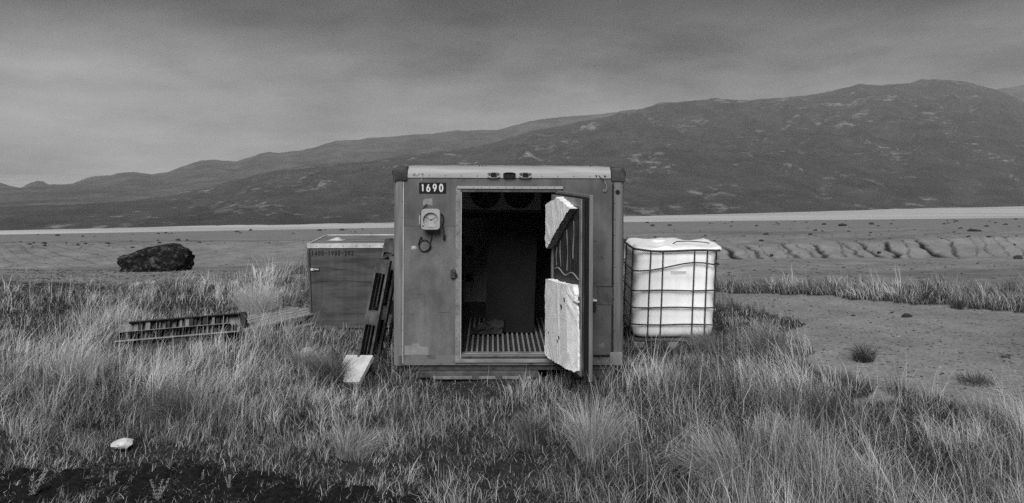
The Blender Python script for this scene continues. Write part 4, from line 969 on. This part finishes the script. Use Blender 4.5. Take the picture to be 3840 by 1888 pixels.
# tussocks: clumps of stiff stems, each leaning its own way, dark gaps between them
X, D = scatter(12500, 4.6, 17.5, 1.5); c_, h_ = cover(X, D); k = RNG.random(len(X)) < c_; X, D, h_, c_ = X[k], D[k], h_[k], c_[k]
Z = land_z(X, D); nc = len(X)
caz = np.where(X < -.6, R(30), R(130))+fbm(X*.6, D*.6, 2, 401)*2.6+RNG.normal(0, .6, nc); cl = np.abs(RNG.normal(.48, .34, nc))
ct = np.exp(RNG.normal(-.12, .5, nc)+2.5*fbm(X*1.5, D*1.5, 3, 517)); ch_ = h_*np.exp(RNG.normal(-.05, .34, nc))*(.7+.6*c_)
px_, py_ = gpix(X, D)
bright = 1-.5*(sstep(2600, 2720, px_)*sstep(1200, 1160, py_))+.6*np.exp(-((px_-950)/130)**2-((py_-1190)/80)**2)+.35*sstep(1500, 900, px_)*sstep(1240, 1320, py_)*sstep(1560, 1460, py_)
nb = RNG.integers(14, 34, nc); ci = np.repeat(np.arange(nc), nb); nbt = len(ci)
rad = RNG.random(nbt)**.75*np.repeat(.03+.09*RNG.random(nc), nb); ra = RNG.uniform(0, 2*np.pi, nbt)
base = np.stack([X[ci]+rad*np.cos(ra), D[ci]+rad*np.sin(ra), Z[ci]-.01], -1)
vx = np.cos(caz[ci])*cl[ci]+np.cos(ra)*rad*3.4+RNG.normal(0, .17, nbt); vy = np.sin(caz[ci])*cl[ci]+np.sin(ra)*rad*3.4+RNG.normal(0, .17, nbt)
straw = RNG.random(nbt) < .55
hh = ch_[ci]*np.where(straw, RNG.uniform(.5, 1.2, nbt), RNG.uniform(.25, .65, nbt))
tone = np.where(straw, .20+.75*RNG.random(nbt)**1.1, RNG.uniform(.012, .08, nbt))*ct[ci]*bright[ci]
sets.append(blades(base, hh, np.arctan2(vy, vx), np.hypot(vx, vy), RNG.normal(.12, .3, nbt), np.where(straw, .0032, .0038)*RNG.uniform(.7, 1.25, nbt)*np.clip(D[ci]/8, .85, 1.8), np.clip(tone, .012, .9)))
n1 = nbt
dk = lambda m_: np.where(RNG.random(m_) < .45, RNG.uniform(.14, .55, m_), RNG.uniform(.012, .08, m_))
m_ = lawn(120000, 4.6, 17.5, .2, .6, 0, .8, dk, .0036)                              # short sward
m3 = lawn(170000, 4.6, 15, .5, 1.1, 1.0, 1.62, lambda q: np.where(RNG.random(q) < .5, RNG.uniform(.2, .7, q), RNG.uniform(.02, .1, q)), .0036, 2, .6, .10)   # flattened, crossing dead stems
m2 = lawn(13000, 4.8, 14, 1.0, 1.7, .05, 1.05, lambda q: RNG.uniform(.45, .9, q), .0036, 3)   # long flowering stalks
m4 = lawn(60000, 4.6, 14, .25, .6, 0, .7, lambda q: RNG.uniform(.008, .045, q), .006)  # dark broad basal leaves
# broken seed heads on some of the stalks
grass_obj('grass', sets, 'stuff')
print('grass blades', n1, m_, m2, m3, m4)
# single tufts that stand apart on the bare sand and beside things
def tuft(px_, py_, n_, h, r, tone_lo, tone_hi, label, lean0=(0, 0), spread=.9):
    D = CZ*F/(py_-592); X = (px_-1920)/F*D; z = gz(X, D)
    ra = RNG.uniform(0, 6.283, n_); rr_ = RNG.random(n_)**.6*r
    vx = lean0[0]+np.cos(ra)*rr_/r*spread+RNG.normal(0, .12, n_); vy = lean0[1]+np.sin(ra)*rr_/r*spread+RNG.normal(0, .12, n_)
    S_ = blades(np.stack([np.cos(ra)*rr_*.7, np.sin(ra)*rr_*.7, np.zeros(n_)-.01], -1), h*RNG.uniform(.55, 1.1, n_), np.arctan2(vy, vx), np.hypot(vx, vy), np.abs(RNG.normal(.15, .2, n_)), np.full(n_, .0042), RNG.uniform(tone_lo, tone_hi, n_))
    o = grass_obj('grass_tuft', [S_]); o.location = (X, D, z); tag(o, label, 'grass tuft', 'single grass tufts'); return o
tuft(3240, 1350, 420, .26, .14, .02, .16, 'dark spiky grass tuft alone on the bare sand at right', (-.15, 0))
tuft(3590, 1160, 200, .20, .12, .02, .12, 'small dark grass tuft on the sand beside the grass strip', (.1, 0))
tuft(3192, 1128, 90, .10, .08, .03, .15, 'tiny grass tuft on the far edge of the bare sand')
tuft(3770, 1348, 60, .08, .07, .02, .10, 'tiny dark grass tuft on the sand near the right edge')
tuft(3660, 1440, 240, .16, .22, .02, .14, 'low dark grass tuft at the lower edge of the bare sand', (0, 0), .5)
tuft(2880, 1330, 900, .52, .20, .12, .5, 'tall pale grass tussock right of the caged tank', (-.35, -.1), .7)
tuft(960, 1215, 1700, .62, .22, .48, .76, 'brightest pale grass tussock behind the tipped plastic pallet', (.05, 0), .45)
tuft(700, 1570, 700, .36, .20, .05, .28, 'swept dark grass tussock at lower left, bent to the left', (-.75, -.2), .5)
tuft(1995, 1665, 420, .30, .13, .04, .30, 'dark grass tussock in the foreground below the door', (-.05, 0), .5)
tuft(2470, 1345, 700, .26, .22, .012, .12, 'dark matted grass tussock at the foot of the caged tank', (.3, -.2), .7)
tuft(2640, 1310, 600, .34, .20, .10, .5, 'pale grass tussock leaning over the right corner of the caged tank', (-.5, -.1), .6)
tuft(1235, 1440, 800, .34, .18, .012, .35, 'dark fine grass tussock in front of the white foam sheet', (-.1, -.2), .7)
tuft(1150, 1392, 700, .30, .20, .15, .6, 'pale grass tussock in front of the rounded foam lump', (.2, -.1), .6)
tuft(2230, 1700, 900, .44, .22, .15, .85, 'tall bright grass tussock in the foreground right of the door', (.05, -.1), .5)
tuft(3080, 1600, 800, .42, .24, .012, .3, 'tall dark grass tussock below the bare sand', (-.3, 0), .5)
tuft(300, 1440, 900, .42, .24, .2, .8, 'tall pale grass tussock at the left edge above the white stone', (.35, 0), .5)
tuft(1330, 1700, 600, .26, .20, .12, .7, 'short pale grass tussock in the foreground below the foam sheet', (.3, -.1), .7)
tuft(2700, 1800, 900, .46, .26, .10, .75, 'tall grass tussock leaning left at the bottom right of centre', (-.45, -.1), .5)
# low leafy weeds on the dark soil
wm_ = mat('pale_weed', 0.30, rough=.8, var=.25, scale=30)
def weed(px_, py_, h, label, seed):
    D = CZ*F/(py_-592); X = (px_-1920)/F*D; rs_ = random.Random(seed)
    t_ = thing('weed', label, 'weed', (X, D, gz(X, D)), group='leafy weeds on the dark soil')
    for q_ in range(3):
        a0 = rs_.uniform(0, 6.28); ln = rs_.uniform(.2, .6); st = [Vector((math.cos(a0)*ln*h*u, math.sin(a0)*ln*h*u, h*u*rs_.uniform(.9, 1.1))) for u in np.linspace(0, 1, 8)]
        MB().tube(st, .0022, 4).build('stem', wm_, t_)
        lf = MB()
        for i in range(1, 8):
            for k in range(5):
                a = k*1.256+i*.8; d_ = Vector((math.cos(a), math.sin(a), .55)); s_ = Vector((-math.sin(a), math.cos(a), 0)); L_ = h*.17*(1.15-i*.08)
                c0 = st[i]; lf.add([c0, c0+d_*L_*.5+s_*L_*.14, c0+d_*L_, c0+d_*L_*.5-s_*L_*.14], [(0, 1, 2, 3)])
        lf.build('leaves', wm_, t_, kind='stuff')
weed(120, 1860, .17, 'upright pale leafy weed on dark soil at the far lower left', 1)
weed(590, 1876, .15, 'bent pale leafy weed on the dark soil left of centre bottom', 2)
weed(420, 1810, .08, 'small leafy weed on dark soil between the two larger weeds', 3)
weed(860, 1830, .09, 'small leafy weed on dark soil right of the bent weed', 4)
weed(640, 1745, .07, 'small leafy weed at the upper edge of the dark soil', 5)
weed(760, 1800, .07, 'small leafy weed in the middle of the dark soil', 6)
# crumbs of soil and gravel
def crumbs(name, n_, region, smin, smax, m_, seed):
    rg2 = np.random.default_rng(seed); X, D = region(rg2, n_); s = smin*(smax/smin)**(rg2.random(len(X))**2.2); Z = land_z(X, D)
    tet = np.array([[1, 0, 0], [-.4, .9, 0], [-.5, -.8, .1], [.1, .1, .8], [0, 0, -.6]]); fc = np.array([[0, 1, 3], [1, 2, 3], [2, 0, 3], [1, 0, 4], [2, 1, 4], [0, 2, 4]])
    a = rg2.uniform(0, 6.28, len(X)); ca, sa = np.cos(a), np.sin(a)
    j = 1+rg2.uniform(-.35, .35, (len(X), 5, 3)); T_ = tet[None]*j
    V = np.stack([X[:, None]+s[:, None]*(T_[..., 0]*ca[:, None]-T_[..., 1]*sa[:, None]), D[:, None]+s[:, None]*(T_[..., 0]*sa[:, None]+T_[..., 1]*ca[:, None]), Z[:, None]+s[:, None]*T_[..., 2]*.45], -1)
    lp = ((np.arange(len(X))*5)[:, None, None]+fc[None]).ravel()
    return npmesh(name, V.reshape(-1, 3), lp, np.arange(len(lp)//3)*3, None, m_, 'stuff')
def reg_poly(poly, lim=None):
    def f(g_, n_):
        xs, ys = zip(*poly); X = g_.uniform(max(min(xs), -9), min(max(xs), 9), n_); D = g_.uniform(max(min(ys), 4.7), max(ys), n_); k = inpoly(X, D, poly); return X[k], D[k]
    return f
def reg_gravel(g_, n_):
    D = g_.uniform(13.6, 17.6, n_); px_ = g_.uniform(-60, 1150, n_); return (px_-1920)/F*D, D
crumbs('soil_crumbs', 24000, reg_poly(SOIL), .006, .045, mat('soil_crumb', .016, rough=1, var=.7, scale=30), 1)
crumbs('soil_crumbs', 2200, reg_poly(SOIL), .004, .012, mat('pale_crumb', .16, rough=1, var=.7, scale=30), 9)
crumbs('gravel', 9000, reg_gravel, .008, .05, mat('gravel_stone', .13, rough=1, var=.7, scale=5), 2)
crumbs('gravel', 6000, reg_poly(SAND), .004, .028, mat('gravel_dark', .05, rough=1, var=.6, scale=5), 3)
def reg_flat(g_, n_):
    D = 19*(58/19)**g_.random(n_); return g_.uniform(-.62, .62, n_)*D, D
crumbs('gravel', 9000, reg_flat, .012, .10, mat('flat_gravel', .05, rough=1, var=.7, scale=2), 6)
crumbs('gravel', 700, reg_poly(DOORSOIL), .004, .014, mat('gravel_mixed', .16, rough=1, var=.7, scale=9), 4)
